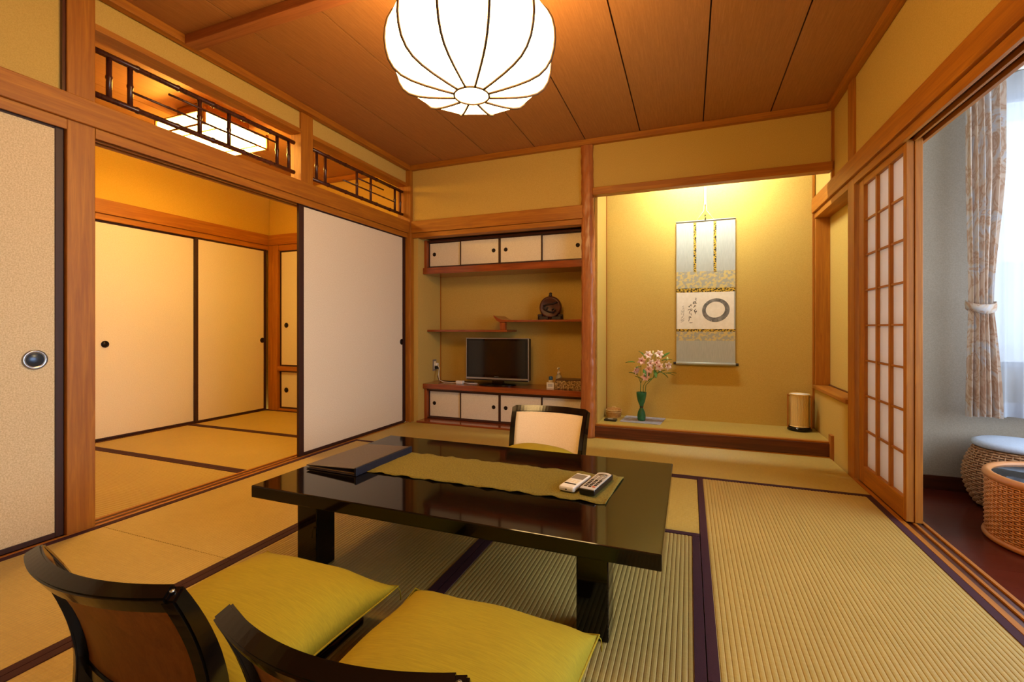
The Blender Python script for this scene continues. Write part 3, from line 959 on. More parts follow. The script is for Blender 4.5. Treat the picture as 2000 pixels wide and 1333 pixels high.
tubeobj('white_cord', [(.262, -.09, .012), (.32, -.08, .006), (.40, -.05, .005)], .0038, 'cordw', pc, 8)

# ------------------------------------------------------------------ alcove objects
sc = tag(empty('hanging_scroll', (.13, TB-.012, .60)), 'hanging scroll with brushed ink circle on the alcove wall', 'scroll')
Z = lambda y: .92+(641-y)*.004449-.60
M['silk'] = speckle('grey_blue_silk', (166, 172, 172), (184, 188, 186), 8, .6, .2, .0006, .5, (60, 60, 2))
def brocade(name, a, b, sc_):
    k = N(name)
    f = k.noise(k.coords(sc_), 1, 2, .5)
    k.l(k.ramp(f, [(.44, lin(a)), (.54, lin(b))]), k.b.inputs['Base Color'])
    return k.set(Roughness=.5)
M['floral'] = brocade('pale_gold_floral_brocade', (206, 188, 128), (164, 164, 156), (34, 34, 40))
M['kinran'] = brocade('black_gold_brocade', (22, 18, 10), (206, 172, 60), (60, 60, 90))
M['scrollpaper'] = speckle('white_scroll_paper', (236, 232, 224), (244, 240, 234), 30, .8, .05)
M['ink'] = speckle('grey_brush_ink', (92, 92, 94), (140, 140, 142), 22, .8, 0, .0001, .2, (1, 1, 1))
M['inkline'] = plain('black_ink', (44, 44, 46), .8)
M['inkfaint'] = plain('pale_ink', (150, 148, 144), .8)
hw = .236
def strip(nm, za, zb, mt, y=0, x0=-hw, x1=hw): return box(nm, x0, x1, -.0035-y, -.0005-y, zb, za, mt, sc)
strip('silk_mount', Z(432), Z(530), 'silk'); strip('floral_band', Z(530), Z(563), 'floral'); strip('brocade_band', Z(563), Z(571), 'kinran')
strip('picture_paper', Z(571), Z(643), 'scrollpaper', .0005, -hw+.006, hw-.010); strip('side_border', Z(571), Z(643), 'silk')
strip('brocade_band', Z(643), Z(648), 'kinran'); strip('floral_band', Z(648), Z(666), 'floral'); strip('silk_mount', Z(666), Z(709), 'silk')
for xx in (-.083, .077):
    strip('wind_ribbon', Z(434), Z(531), 'kinran', .003, xx-.011, xx+.011)
tubeobj('top_rod', [(-hw-.004, -.004, Z(431)), (hw+.004, -.004, Z(431))], .006, 'silk', sc, 10)
tubeobj('bottom_roller', [(-hw-.002, -.012, Z(711)), (hw+.002, -.012, Z(711))], .013, 'silk', sc, 14)
for s in (-1, 1):
    tubeobj('roller_knob', [(s*(hw+.002), -.012, Z(711)), (s*(hw+.024), -.012, Z(711))], .012, 'carve2', sc, 12)
tubeobj('hanging_cord', [(-.07, -.004, Z(430)), (-.012, -.004, Z(412)), (0, -.004, Z(372))], .0022, 'cordw', sc, 6)
tubeobj('hanging_cord', [(.07, -.004, Z(430)), (.012, -.004, Z(412)), (0, -.004, Z(372))], .0022, 'cordw', sc, 6)
box('cord_knot', -.007, .007, -.012, -.002, Z(431), Z(418), 'kinran', sc)
box('hook_rail', -.008, .008, -.01, .008, Z(400), Z(366), 'white', sc, .002)
def ribbon(bm, pts, ws, y=-.0047):
    L, Rr = [], []
    for i, p in enumerate(pts):
        p = Vector((p[0], p[1])); a = Vector(pts[max(0, i-1)]); b = Vector(pts[min(len(pts)-1, i+1)])
        t = (b-a).normalized(); n = Vector((-t.y, t.x))*ws[i]/2
        L.append(bm.verts.new((p.x+n.x, y, p.y+n.y))); Rr.append(bm.verts.new((p.x-n.x, y, p.y-n.y)))
    for i in range(len(pts)-1):
        bm.faces.new((L[i], L[i+1], Rr[i+1], Rr[i]))
bm = bmesh.new()
n = 64; pts = []; ws = []
for i in range(n+1):
    a = 2*PI*i/n-1.9
    r = .0885+.003*math.sin(a*2+.6)
    pts.append((.082+r*math.cos(a)*1.02, Z(606)+r*math.sin(a)*.98)); ws.append(.033+.006*math.sin(a+2.5))
ribbon(bm, pts, ws)
mk('ink_circle', bm, 'ink', sc)
def marks(nm, mt, x, ya, yb, cnt, size, wd, seed):
    rnd = random.Random(seed)
    bm = bmesh.new()
    for i in range(cnt):
        zc = Z(ya+(yb-ya)*(i+.5)/cnt)
        for s in range(rnd.randint(2, 4)):
            a = rnd.uniform(0, PI); L = size*rnd.uniform(.5, 1.1)
            ox, oz = rnd.uniform(-.4, .4)*size, rnd.uniform(-.45, .45)*size
            p = []
            for t in (-.5, -.15, .2, .5):
                p.append((x+ox+L*t*math.cos(a)+.12*L*math.sin(t*5), zc+oz+L*t*math.sin(a)+.15*L*t*t))
            ribbon(bm, p, [wd*.5, wd, wd*.8, wd*.3])
    mk(nm, bm, mt, sc)
marks('calligraphy', 'inkline', -.085, 580, 612, 4, .030, .0055, 3)
marks('calligraphy', 'inkline', -.122, 594, 632, 5, .026, .0048, 5)
marks('small_calligraphy', 'inkfaint', -.178, 596, 628, 11, .014, .0028, 8)
marks('small_calligraphy', 'inkfaint', -.192, 606, 630, 9, .013, .0024, 9)

vm = tag(empty('vase_mat', (-.375, 4.17, .1097)), 'flat grey lilac mat under the green vase', 'mat')
bm = bmesh.new(); prism(bm, [(-.185, -.14), (.150, -.16), (.180, .148), (-.165, .150)], 0, .004); mk('mat_board', bm, 'vasemat', vm)
VX, VY = -.388, 4.135
vs = tag(empty('vase', (VX, VY, .1138)), 'green hourglass vase holding pink flowers', 'vase')
M['vaseg'] = speckle('green_glaze', (34, 92, 62), (60, 124, 92), 14, .35, .1)
bm = bmesh.new()
prof = [(.030, 0), (.034, .012), (.036, .045), (.030, .075), (.016, .103), (.0115, .114), (.0115, .122), (.018, .135), (.032, .17), (.041, .215), (.043, .240), (.043, .246), (.0395, .246), (.038, .215), (.028, .17), (.006, .135)]
lathe(bm, prof, 32); mk('vase_body', bm, 'vaseg', vs, smooth=True)
bm = bmesh.new(); lathe(bm, [(.0125, .110), (.0145, .112), (.0145, .122), (.0125, .125)], 24); mk('waist_band', bm, 'carve2', vs, smooth=True)

M['petal'] = speckle('pink_petal', (236, 178, 160), (248, 214, 200), 40, .6, 0, .0001)
M['petal2'] = speckle('pale_pink_petal', (240, 208, 200), (250, 232, 224), 40, .6, 0, .0001)
M['throat'] = plain('rust_flower_throat', (176, 74, 40), .6)
M['bud'] = plain('pale_green_bud', (216, 224, 168), .6)
M['leaf'] = speckle('dark_green_leaf', (54, 96, 34), (84, 128, 48), 30, .5, .1)
M['stem'] = plain('green_stem', (84, 116, 52), .5)
def petal_mesh(Ln, Wd, mat):
    bm = bmesh.new()
    rows = []
    for i in range(6):
        t = i/5
        w_ = Wd*math.sin(PI*min(1, .12+.88*t)**.8)*.5+.0008
        x = Ln*t
        z = .45*Ln*math.sin(PI*.5*t)-.35*Ln*t**3
        rows.append([bm.verts.new((x, -w_, z+.003)), bm.verts.new((x, 0, z)), bm.verts.new((x, w_, z+.003))])
    for A, B in zip(rows, rows[1:]):
        for k in range(2):
            bm.faces.new((A[k], A[k+1], B[k+1], B[k]))
    ob = mk('petal', bm, mat, None, smooth=True)
    md = ob.modifiers.new('thickness', 'SOLIDIFY'); md.thickness = .0008
    return ob
PET = {0: petal_mesh(.044, .030, 'petal'), 1: petal_mesh(.044, .030, 'petal2')}
def leaf_mesh(Ln, Wd):
    bm = bmesh.new(); rows = []
    for i in range(7):
        t = i/6
        w_ = Wd*math.sin(PI*(.05+.93*t))*.5+.0005
        rows.append([bm.verts.new((Ln*t, -w_, -.3*Ln*t*t+.004)), bm.verts.new((Ln*t, 0, -.3*Ln*t*t)), bm.verts.new((Ln*t, w_, -.3*Ln*t*t+.004))])
    for A, B in zip(rows, rows[1:]):
        for k in range(2): bm.faces.new((A[k], A[k+1], B[k+1], B[k]))
    ob = mk('leaf', bm, 'leaf', None, smooth=True)
    md = ob.modifiers.new('thickness', 'SOLIDIFY'); md.thickness = .0008
    return ob
LEAF = leaf_mesh(.085, .030)
used_leaf = [False]; used_pet = {0: False, 1: False}
def hx(zx): return (1160+zx/7.017-1253)*.00426        # photo-measured spread of the blossoms about the vase axis
def hz(zy): return .92+(641-(660+zy/7.017))*.00446
def bouquet(label, base, heads, leaves, buds, kink):
    e = tag(empty('flower_stem', (VX, VY, .33)), label, 'flower', 'pink flower stems in the green vase')
    cx = sum(hx(h[0]) for h in heads)/len(heads); cz = min(hz(h[1]) for h in heads)-.33
    fork = Vector((cx*.62, heads[0][2]*.5, cz*.62))
    tubeobj('stem', [(base[0], base[1], -.10), (base[0]*.6+fork.x*.3, base[1], fork.z*.45+.02), fork], .0032, 'stem', e, 6)
    for zx, zy, dy, kind, tilt in heads:
        hp = Vector((hx(zx), dy, hz(zy)-.33))
        tubeobj('stem', [fork, fork.lerp(hp, .6)+Vector((0, 0, .012)), hp], .002, 'stem', e, 6)
        f = empty('blossom', hp, 0, e)
        f.rotation_euler = Euler((tilt[0], tilt[1], random.uniform(0, 1)))
        for k in range(6):
            rot = (0, -.15 if k % 2 else -.3, 2*PI*k/6)
            if not used_pet[kind]:
                p = PET[kind]; used_pet[kind] = True
                p.parent = f; p.rotation_euler = rot
            else:
                copy(PET[kind], f, (0, 0, 0), rot)
        bm = bmesh.new(); lathe(bm, [(.001, -.004), (.004, .001), (.006, .009), (.002, .014)], 8)
        mk('flower_throat', bm, 'throat', f, smooth=True)
    for zx, zy, dy in buds:
        hp = Vector((hx(zx), dy, hz(zy)-.33))
        tubeobj('stem', [fork, hp], .0016, 'stem', e, 6)
        bm = bmesh.new(); lathe(bm, [(.002, -.014), (.008, -.004), (.009, .006), (.003, .020)], 8)
        mk('bud', bm, 'bud', e, hp, True)
    for zx, zy, dy, az, el in leaves:
        lp = Vector((hx(zx), dy, hz(zy)-.33))
        rot = Euler((random.uniform(-.5, .5), el, az))
        if not used_leaf[0]:
            used_leaf[0] = True; LEAF.parent = e; LEAF.location = lp; LEAF.rotation_euler = rot
        else:
            copy(LEAF, e, lp, rot)
F = lambda x=0, y=0: (PI/2+x, y)
bouquet('flower stem with salmon blossoms drooping to the low side of the vase', (-.012, 0), [(565, 440, -.03, 0, F(.25, -.3)), (705, 520, -.05, 0, F(.2, 0)), (650, 315, -.02, 0, F(0, -.3))],
        [(640, 400, -.02, -1.9, -.2), (600, 520, -.01, 2.6, -.5), (560, 345, 0, 2.9, -.2), (680, 590, 0, 2.5, -.6), (690, 430, -.03, -1.3, .5)], [], 0)
bouquet('flower stem with pale pink blossoms in the middle of the vase', (.002, .01), [(740, 240, .0, 1, F(-.3, 0)), (770, 345, -.03, 1, F(0, .1)), (755, 420, -.05, 0, F(.1, 0)), (895, 230, .0, 1, F(-.35, .2))],
        [(700, 270, 0, 2.4, -.9), (850, 260, .01, .8, -.9), (830, 430, -.03, -1.2, .6), (740, 600, 0, .6, -.7)], [(812, 205, 0), (840, 240, .0)], 0)
bouquet('flower stem with pink blossoms leaning to the wide side of the vase', (.014, -.004), [(855, 335, -.04, 0, F(0, .2)), (1000, 372, -.02, 1, F(.1, .6)), (900, 385, -.03, 1, F(.1, .3))],
        [(930, 310, -.02, .3, -.4), (900, 455, -.03, -.2, .3), (960, 475, -.02, .1, -.1), (940, 270, 0, .5, -.8), (990, 480, -.01, .4, -.3), (860, 500, 0, .5, -.7)], [(1005, 285, 0), (930, 395, -.04)], 0)

bk = tag(empty('incense_basket', (-.640, 4.225, .1097)), 'small round woven bamboo basket with lid on the alcove mat', 'basket')
M['bask'] = weave('woven_pale_bamboo', (186, 132, 66), (216, 166, 96), 40, 8)
def uvlathe(bm, prof, seg, nu=1, nv=1):
    uvl = bm.loops.layers.uv.verify()
    rings = lathe(bm, prof, seg, cap=False)
    n = len(prof)
    for a in range(n-1):
        for i in range(seg):
            f = [x for x in rings[a][i].link_faces if rings[a+1][(i+1) % seg] in x.verts]
            for lp in f[0].loops:
                v = lp.vert
                ai = a if v in (rings[a][i], rings[a][(i+1) % seg]) else a+1
                ii = i if v in (rings[a][i], rings[a+1][i]) else i+1
                lp[uvl].uv = (ii/seg*nu, ai/(n-1)*nv)
    bm.faces.new(list(reversed(rings[0]))); bm.faces.new(rings[-1])
bm = bmesh.new(); uvlathe(bm, [(.055, 0), (.063, .008), (.066, .04), (.066, .052)], 32); mk('basket_body', bm, 'bask', bk, smooth=True)
bm = bmesh.new(); uvlathe(bm, [(.068, .050), (.069, .066), (.062, .078), (.02, .084)], 32); mk('basket_lid', bm, 'bask', bk, smooth=True)
for zz, rr in ((.004, .058), (.051, .069), (.066, .070)):
    tubeobj('hoop', [(rr*math.cos(2*PI*k/28), rr*math.sin(2*PI*k/28), zz) for k in range(28)], .003, 'bamboo_slat', bk, 6, True)
tubeobj('lid_loop', [(-.02, 0, .082), (-.012, 0, .096), (.012, 0, .096), (.02, 0, .082)], .003, 'bamboo_slat', bk, 6)
bp = tag(empty('black_plaque', (-.640, 4.045, .1097), -.06), 'small black plaque with white mark on the alcove mat', 'plaque')
box('plaque_body', -.052, .052, -.032, .032, 0, .016, 'blackmat', bp, .003)
box('white_mark', -.024, .020, -.010, .006, .0158, .0166, 'white', bp)

ln = tag(empty('floor_lantern', (.815, 4.205, .1097)), 'unlit bamboo-slat lantern on black lacquer base in the alcove', 'lamp')
bm = bmesh.new(); lathe(bm, [(.078, 0), (.086, .006), (.082, .024), (.070, .034)], 40); mk('lamp_base', bm, 'black', ln, smooth=True)
bm = bmesh.new(); lathe(bm, [(.062, .034), (.062, .288)], 40); mk('shade', bm, 'scrollpaper', ln, smooth=True)
sl = None
for k in range(40):
    a = 2*PI*k/40
    if sl is None:
        sl = box('bamboo_slat', -.0016, .0016, -.0042, .0042, -.126, .126, 'bamboo_slat', ln)
        sl.location = (.0645*math.cos(a), .0645*math.sin(a), .161); sl.rotation_euler = (0, 0, a)
    else:
        copy(sl, ln, (.0645*math.cos(a), .0645*math.sin(a), .161), (0, 0, a))
for zz in (.036, .286):
    tubeobj('hoop', [(.067*math.cos(2*PI*k/32), .067*math.sin(2*PI*k/32), zz) for k in range(32)], .0045, 'bamboo_slat', ln, 8, True)
for s in (-1, 1):
    bm = bmesh.new()
    poly = []
    for k in range(9):
        a = -.42+.84*k/8
        poly.append((s*.086*math.cos(a), .086*math.sin(a)))
    for k in range(9):
        a = .42-.84*k/8
        poly.append((s*.081*math.cos(a), .081*math.sin(a)))
    prism(bm, poly, .026, .280)
    o = mk('side_board', bm, 'wood_z', ln)
    o.rotation_euler = (0, 0, -.19)
    tubeobj('board_pin', [(s*.060*math.cos(-.19), s*.060*math.sin(-.19), .27), (s*.084*math.cos(-.19), s*.084*math.sin(-.19), .27)], .004, 'red_z', ln, 6)

# ------------------------------------------------------------------ paper lantern over the table
PX, PY = -.835, 1.70
pl = tag(empty('pendant_lantern', (PX, PY, 1.875)), 'glowing pumpkin-shaped paper lantern over the low table', 'lamp')
prof = [(.072, .004), (.13, .012), (.19, .022), (.24, .034), (.28, .050), (.308, .073), (.328, .105), (.339, .145), (.343, .185), (.341, .225), (.332, .265), (.314, .30), (.285, .332), (.24, .36), (.18, .385), (.11, .400)]
a0 = math.atan2(-PY, -PX)+math.radians(10)
NR = 12
bm = bmesh.new()
rows = []
half = PI/NR
for r, z in prof:
    row = []
    for q in (-1, -.5, 0, .5, 1):
        a = half*q
        rr = r*math.cos(half)/math.cos(a)*(1 if abs(q) == 1 else .992) if True else r     # taut between ribs
        row.append(bm.verts.new((rr*math.cos(a), rr*math.sin(a), z)))
    rows.append(row)
for A, B in zip(rows, rows[1:]):
    for k in range(4): bm.faces.new((A[k], A[k+1], B[k+1], B[k]))
pan = mk('paper_panel', bm, 'lantern', pl, smooth=False)
for k in range(NR):
    a = a0+half+2*PI*k/NR
    if k == 0: pan.rotation_euler = (0, 0, a)
    else: copy(pan, pl, (0, 0, 0), (0, 0, a))
bm = bmesh.new()
tube(bm, [((r+.003)*1.0, 0, z-.003) for r, z in prof], .0052, 6)
rib = mk('wire_rib', bm, 'lantern_rib', pl, smooth=True)
for k in range(NR):
    a = a0+2*PI*k/NR
    if k == 0: rib.rotation_euler = (0, 0, a)
    else: copy(rib, pl, (0, 0, 0), (0, 0, a))
bm = bmesh.new(); lathe(bm, [(.0005, .0005), (.045, .001), (.070, .004)], 36, cap=False); mk('bottom_disc', bm, 'lantern', pl, smooth=True)
tubeobj('bottom_ring', [(.072*math.cos(2*PI*k/36), .072*math.sin(2*PI*k/36), .001) for k in range(36)], .0042, 'lantern_rib', pl, 6, True)
bm = bmesh.new(); lathe(bm, [(.115, .398), (.115, .41), (.03, .42), (.03, .585), (.07, .59), (.07, .6245)], 32); mk('ceiling_mount', bm, 'wood_z', pl, smooth=True)

# square ceiling lamp of the side room
sq = tag(empty('square_ceiling_lamp', (-3.27, 2.36, ZC)), 'glowing square paper ceiling lamp in the side room', 'lamp')
S = .245
for s in (-1, 1):
    box('paper_side', s*(S-.006), s*S, -S+.012, S-.012, -.205, -.125, 'room2lamp', sq)
    box('paper_side', -S+.012, S-.012, s*(S-.006), s*S, -.205, -.125, 'room2lamp', sq)
    for q in (-1, 1):
        box('frame_post', s*S-.008, s*S+.008, q*S-.008, q*S+.008, -.215, -.10, 'wood_z', sq)
    for zz in (-.212, -.122):
        box('frame_bar', s*S-.006, s*S+.008*s if s > 0 else s*S+.006, -S+.008, S-.008, zz, zz+.008, 'wood_y', sq)
        box('frame_bar', -S+.008, S-.008, s*S-.006, s*S+.006, zz, zz+.008, 'wood_x', sq)
box('paper_bottom', -S+.006, S-.006, -S+.006, S-.006, -.208, -.204, 'room2lamp', sq)
for q in (-.08, .08):
    box('frame_bar', -S, S, q*2-.004, q*2+.004, -.214, -.208, 'wood_x', sq)
box('mount_plate', -.16, .16, -.16, .16, -.118, -.001, 'wood_x', sq, .004)
box('top_board', -S+.01, S-.01, -S+.01, S-.01, -.124, -.118, 'wood_x', sq)
sp = tag(empty('night_light', (-3.476, 2.893, ZC)), 'small round glowing night light behind the square lamp', 'lamp')
bm = bmesh.new(); lathe(bm, [(.05, 0), (.05, -.012), (.042, -.014)], 24); mk('base', bm, 'white', sp, smooth=True)
M['night'] = emitter('lit_night_bulb', (1, .66, .3), 3)
bm = bmesh.new(); lathe(bm, [(.040, -.014), (.036, -.032), (.020, -.044), (.001, -.047)], 24); mk('globe', bm, 'night', sp, smooth=True)

# ------------------------------------------------------------------ low table and what lies on it
TX, TY = -.812, 1.708
tb = tag(empty('low_table', (TX, TY, 0)), 'glossy black lacquer low table with four square legs', 'table')
box('table_top', -.745, .745, -.438, .438, .274, .32, 'black', tb, .004)
for sx in (-1, 1):
    for sy in (-1, 1):
        x = sx*.545; y = sy*.315
        box('leg', x-.048, x+.048, y-.048, y+.048, 0, .262, 'black', tb, .004)
for s in (-1, 1):
    box('apron', -.497, .497, s*.315-.016, s*.315+.016, .225, .274, 'black', tb, .003)
    box('apron', s*.545-.016, s*.545+.016, -.267, .267, .225, .274, 'black', tb, .003)
box('leg_frame', -.594, .594, -.364, .364, .258, .275, 'black', tb, .003)

rn = tag(empty('table_runner', (-.75, 1.715, .3202)), 'olive gold cloth runner laid along the black table', 'table runner')
bm = bmesh.new()
NU, NV = 96, 14
g = []
for i in range(NU+1):
    u = i/NU; row = []
    for j in range(NV+1):
        v = j/NV*2-1
        x = -.505+1.0*u+(.012*v if i == NU else 0)
        edge = .006*math.sin(u*61)+.004*math.sin(u*137+1)
        yy = (.155+(edge if abs(v) == 1 else 0)*.5)*v
        zz = .0025+.0012*(1+math.sin(u*40+v*3)*math.sin(v*5+u*13))
        if abs(v) == 1: zz += .0035*max(0, math.sin(u*52+v*2))
        if i == NU: zz += .004*(1+math.sin(v*4))*.5
        row.append(bm.verts.new((x, yy, zz)))
    g.append(row)
for i in range(NU):
    for j in range(NV): bm.faces.new((g[i][j], g[i+1][j], g[i+1][j+1], g[i][j+1]))
o = mk('runner_cloth', bm, 'runner', rn, smooth=True)
md = o.modifiers.new('thickness', 'SOLIDIFY'); md.thickness = .0018; md.offset = -1

fo = tag(empty('menu_folder', (-1.372, 1.69, .3204), -.035), 'dark grey-brown leather folder lying at the table end', 'folder')
M['leather'] = speckle('dark_taupe_leather', (74, 62, 58), (86, 74, 68), 120, .38, .2)
M['navy'] = speckle('navy_spine_cloth', (20, 20, 30), (28, 28, 40), 120, .45, .1)
def slab(nm, z0, tilt, mt, th=.004, inset=0):
    bm = bmesh.new(); bbox(bm, -.145+inset, .12-inset, -.188+inset, .188-inset, 0, th, .0012)
    for v in bm.verts:
        u = (.12-v.co.x)/.265
        v.co.z += z0+tilt*u
    return mk(nm, bm, mt, fo)
slab('back_cover', .001, .0, 'leather')
M['pages'] = plain('cream_pages', (176, 150, 110), .7)
slab('pages', .0055, 0, 'pages', .005, .008)
slab('inner_leaf', .0108, .0, 'leather', .002, .004)
slab('front_cover', .027, -.0138, 'leather', .004)
box('spine', .116, .128, -.190, .190, 0, .034, 'navy', fo, .003)

def remote(label, loc, rz, body, style):
    e = tag(empty('remote_control', loc, rz), label, 'remote control', 'remote controls on the runner')
    if style == 'ac':
        bm = bmesh.new(); bbox(bm, -.031, .031, -.085, .085, .001, .020, .007); mk('casing', bm, body, e, smooth=False)
        box('display', -.024, .024, .012, .066, .0198, .0206, 'greyplate', e, .001)
        box('dark_slot', -.022, .022, -.052, -.042, .0198, .0207, 'hikite', e)
        for k in range(3):
            for m in range(2):
                box('button', -.020+k*.0145, -.009+k*.0145, -.030+m*.016, -.020+m*.016, .0198, .0210, 'ivory', e, .001)
        discobj('screw_dot', .003, .002, 'hikite', e, (0, -.0845, .010), '-y', 8)
    else:
        bm = bmesh.new(); bbox(bm, -.029, .029, -.105, .105, .001, .022, .004); mk('casing', bm, 'blackmat', e)
        bm = bmesh.new()
        poly = [(-.027, -.103), (.027, -.103), (.027, .085)]+[(.027*math.cos(PI*k/12), .085+.018*math.sin(PI*k/12)) for k in range(1, 12)]+[(-.027, .085)]
        prism(bm, poly, .021, .0235); mk('face_plate', bm, body, e)
        bcol = ['hikite', 'hikite', 'greyplate', 'bluecap']
        for r in range(9):
            for k in range(3):
                mt = 'hikite' if r < 5 else 'greyplate'
                if r == 0 and k == 2: mt = 'throat'
                box('button', -.021+k*.0155, -.010+k*.0155, -.080+r*.018, -.069+r*.018, .0232, .0252, mt, e, .001)
        discobj('ring_key', .016, .002, 'silver', e, (0, .070, .0232), 'z', 18)
    return e
M['rem_grey'] = plain('silver_grey_plastic', (196, 192, 190), .35)
remote('white air conditioner remote with small display', (-.400, 1.700, .3262), -.18, 'white', 'ac')
remote('silver television remote with many dark buttons', (-.322, 1.712, .3262), -.16, 'rem_grey', 'tv')

# ------------------------------------------------------------------ legless chairs and cushions
def pillow_mesh(w, d, h, seed, sag=0):
    rnd = random.Random(seed)
    bm = bmesh.new()
    n = 30
    top, bot = [], []
    for i in range(n+1):
        rt, rb = [], []
        for j in range(n+1):
            u, v = i/n*2-1, j/n*2-1
            pin = 1-.055*(1-abs(v)**2)*abs(u)**3 ; pinv = 1-.055*(1-abs(u)**2)*abs(v)**3
            x, y = u*w/2*pin, v*d/2*pinv
            f = max(0, (1-abs(u)**2.6))**.55*max(0, (1-abs(v)**2.6))**.55
            wr = .0035*math.sin(9*u+4*v+seed)*(1-f)+.002*math.sin(5*u-7*v)
            z = h*.70*f+wr*(f > .05)
            zb = -h*.30*f
            lift = .010*(abs(u*v)**4)
            rt.append(bm.verts.new((x, y, z+lift)))
            rb.append(rt[-1] if (i in (0, n) or j in (0, n)) else bm.verts.new((x, y, zb)))
        top.append(rt); bot.append(rb)
    for i in range(n):
        for j in range(n):
            bm.faces.new((top[i][j], top[i+1][j], top[i+1][j+1], top[i][j+1]))
            q = (bot[i][j], bot[i][j+1], bot[i+1][j+1], bot[i+1][j])
            if len(set(q)) == 4: bm.faces.new(q)
    return bm
def cushion(loc, rz, label, seed, w=.575, d=.52, h=.130, tilt=0):
    e = tag(empty('floor_cushion', loc, rz), label, 'cushion', 'mustard cushions on the legless chairs')
    e.rotation_euler = (tilt, 0, rz)
    o = mk('cushion_body', pillow_mesh(w, d, h, seed), 'cushion', e, (0, 0, h*.30), True)
    pts = []
    for t in range(40):
        q = t/40*4; s = int(q); f = q-s
        u, v = [(-1+2*f, -1), (1, -1+2*f), (1-2*f, 1), (-1, 1-2*f)][s]
        pin = 1-.055*(1-abs(v)**2)*abs(u)**3; pinv = 1-.055*(1-abs(u)**2)*abs(v)**3
        pts.append((u*w/2*pin*1.002, v*d/2*pinv*1.002, h*.30+.010*abs(u*v)**4))
    tubeobj('piping', pts, .0028, 'cushion', e, 6, True)
    for sx in (-1, 1):
        for sy in (-1, 1):
            x, y = sx*w/2, sy*d/2
            tubeobj('tassel', [(x*.99, y*.99, h*.30+.010), (x*1.015, y*1.015, h*.28), (x*1.022, y*1.02, h*.12), (x*1.02, y*1.022, .004)], .0016, 'cushion', e, 5)
    return e

def chair(loc, rz, label):
    """legless chair; the sitter looks along +y, the curved back stands at -y"""
    e = tag(empty('legless_chair', loc, rz), label, 'chair', 'legless lacquer chairs around the low table')
    w = .49
    box('seat_board', -.225, .225, -.20, .235, .034, .047, 'black', e, .006)
    for s in (-1, 1):
        box('runner_foot', s*.205-.03, s*.205+.03, -.215, .262, 0, .030, 'black', e, .008)
        box('foot_block', s*.205-.022, s*.205+.022, .10, .20, .028, .040, 'black', e, .003)
        box('foot_block', s*.205-.022, s*.205+.022, -.18, -.08, .028, .040, 'black', e, .003)
    box('seat_pad', -.205, .205, -.18, .22, .046, .054, 'chairfab', e, .005)
    def back(u, z):              # centre line of the curved back, u in -1..1
        q = max(0, (z-.10)/.315)
        y = -.205-.105*q**1.7
        bow = .055*(1-u*u)
        half = w/2*(.93+.07*q)
        return Vector((u*half, y-bow*(.55+.45*q), z))
    def sweep(name, path, a, b, mat, par=e):
        """rectangular section swept along a list of (point, across, normal)"""
        bm = bmesh.new(); rings = []
        for p, ac, no in path:
            bb = b if isinstance(b, float) else b[0]+(b[1]-b[0])*len(rings)/(len(path)-1)
            rings.append([bm.verts.new(p+ac*sx*a+no*sy*bb) for sx, sy in ((-1, -1), (1, -1), (1, 1), (-1, 1))])
        for A, B in zip(rings, rings[1:]):
            for k in range(4): bm.faces.new((A[k], A[(k+1) % 4], B[(k+1) % 4], B[k]))
        bm.faces.new(rings[0]); bm.faces.new(list(reversed(rings[-1])))
        bmesh.ops.recalc_face_normals(bm, faces=bm.faces)
        es = [x for x in bm.edges if len(x.link_faces) == 2 and x.calc_face_angle(0) > .9]
        bmesh.ops.bevel(bm, geom=es, offset=.004, segments=2, affect='EDGES')
        return mk(name, bm, mat, par, smooth=False)
    def frame_at(u, z):
        p = back(u, z)
        du = (back(u+.01, z)-back(u-.01, z)).normalized()
        dz = (back(u, z+.004)-back(u, z-.004)).normalized()
        return p, du, dz, du.cross(dz).normalized()
    for s in (-1, 1):
        path = []
        for i in range(13):
            z = .028+(.404-.028)*i/12
            p, du, dz, no = frame_at(s*.972, z)
            path.append((p, du, no))
        sweep('back_post', path, .015, (.034, .0175), 'chairlac')
    path = []
    for i in range(25):
        u = -1+2*i/24
        p, du, dz, no = frame_at(u*.972, .392)
        path.append((p, dz, no))
    sweep('top_rail', path, .022, .017, 'chairlac')
    path = []
    for i in range(17):
        p, du, dz, no = frame_at(-.94+1.88*i/16, .085)
        path.append((p, dz, no))
    sweep('lower_rail', path, .016, .014, 'chairlac')
    for nm, off, mat in (('back_panel', -.007, 'chairback'), ('back_pad', .003, 'chairfab')):
        bm = bmesh.new(); A, B = [], []
        for i in range(17):
            u = -.94+1.88*i/16; ra, rb = [], []
            for j in range(11):
                z = .09+.295*j/10
                p, du, dz, no = frame_at(u, z)
                if no.y < 0: no = -no
                puff = .006*(1-(abs(u)/.94)**4)*(1-(abs(j/10*2-1))**4) if nm == 'back_pad' else 0
                ra.append(bm.verts.new(p+no*off)); rb.append(bm.verts.new(p+no*(off+.008+puff)))
            A.append(ra); B.append(rb)
        for i in range(16):
            for j in range(10):
                bm.faces.new((A[i][j], A[i+1][j], A[i+1][j+1], A[i][j+1])); bm.faces.new((B[i][j], B[i][j+1], B[i+1][j+1], B[i+1][j]))
        for i in range(16):
            for j in (0, 10): bm.faces.new((A[i][j], A[i+1][j], B[i+1][j], B[i][j]))
        for j in range(10):
            for i in (0, 16): bm.faces.new((A[i][j], A[i][j+1], B[i][j+1], B[i][j]))
        mk(nm, bm, mat, e, smooth=True)
    M.setdefault('pin', plain('steel_pin', (200, 196, 190), .25, .9))
    p = back(.972, .402)
    discobj('corner_pin', .005, .004, 'pin', e, p+Vector((0, 0, .005)), 'z', 10)
    return e
chair((-1.170, .895, .002), 0, 'brown-backed legless chair closer to the flecked sliding door')
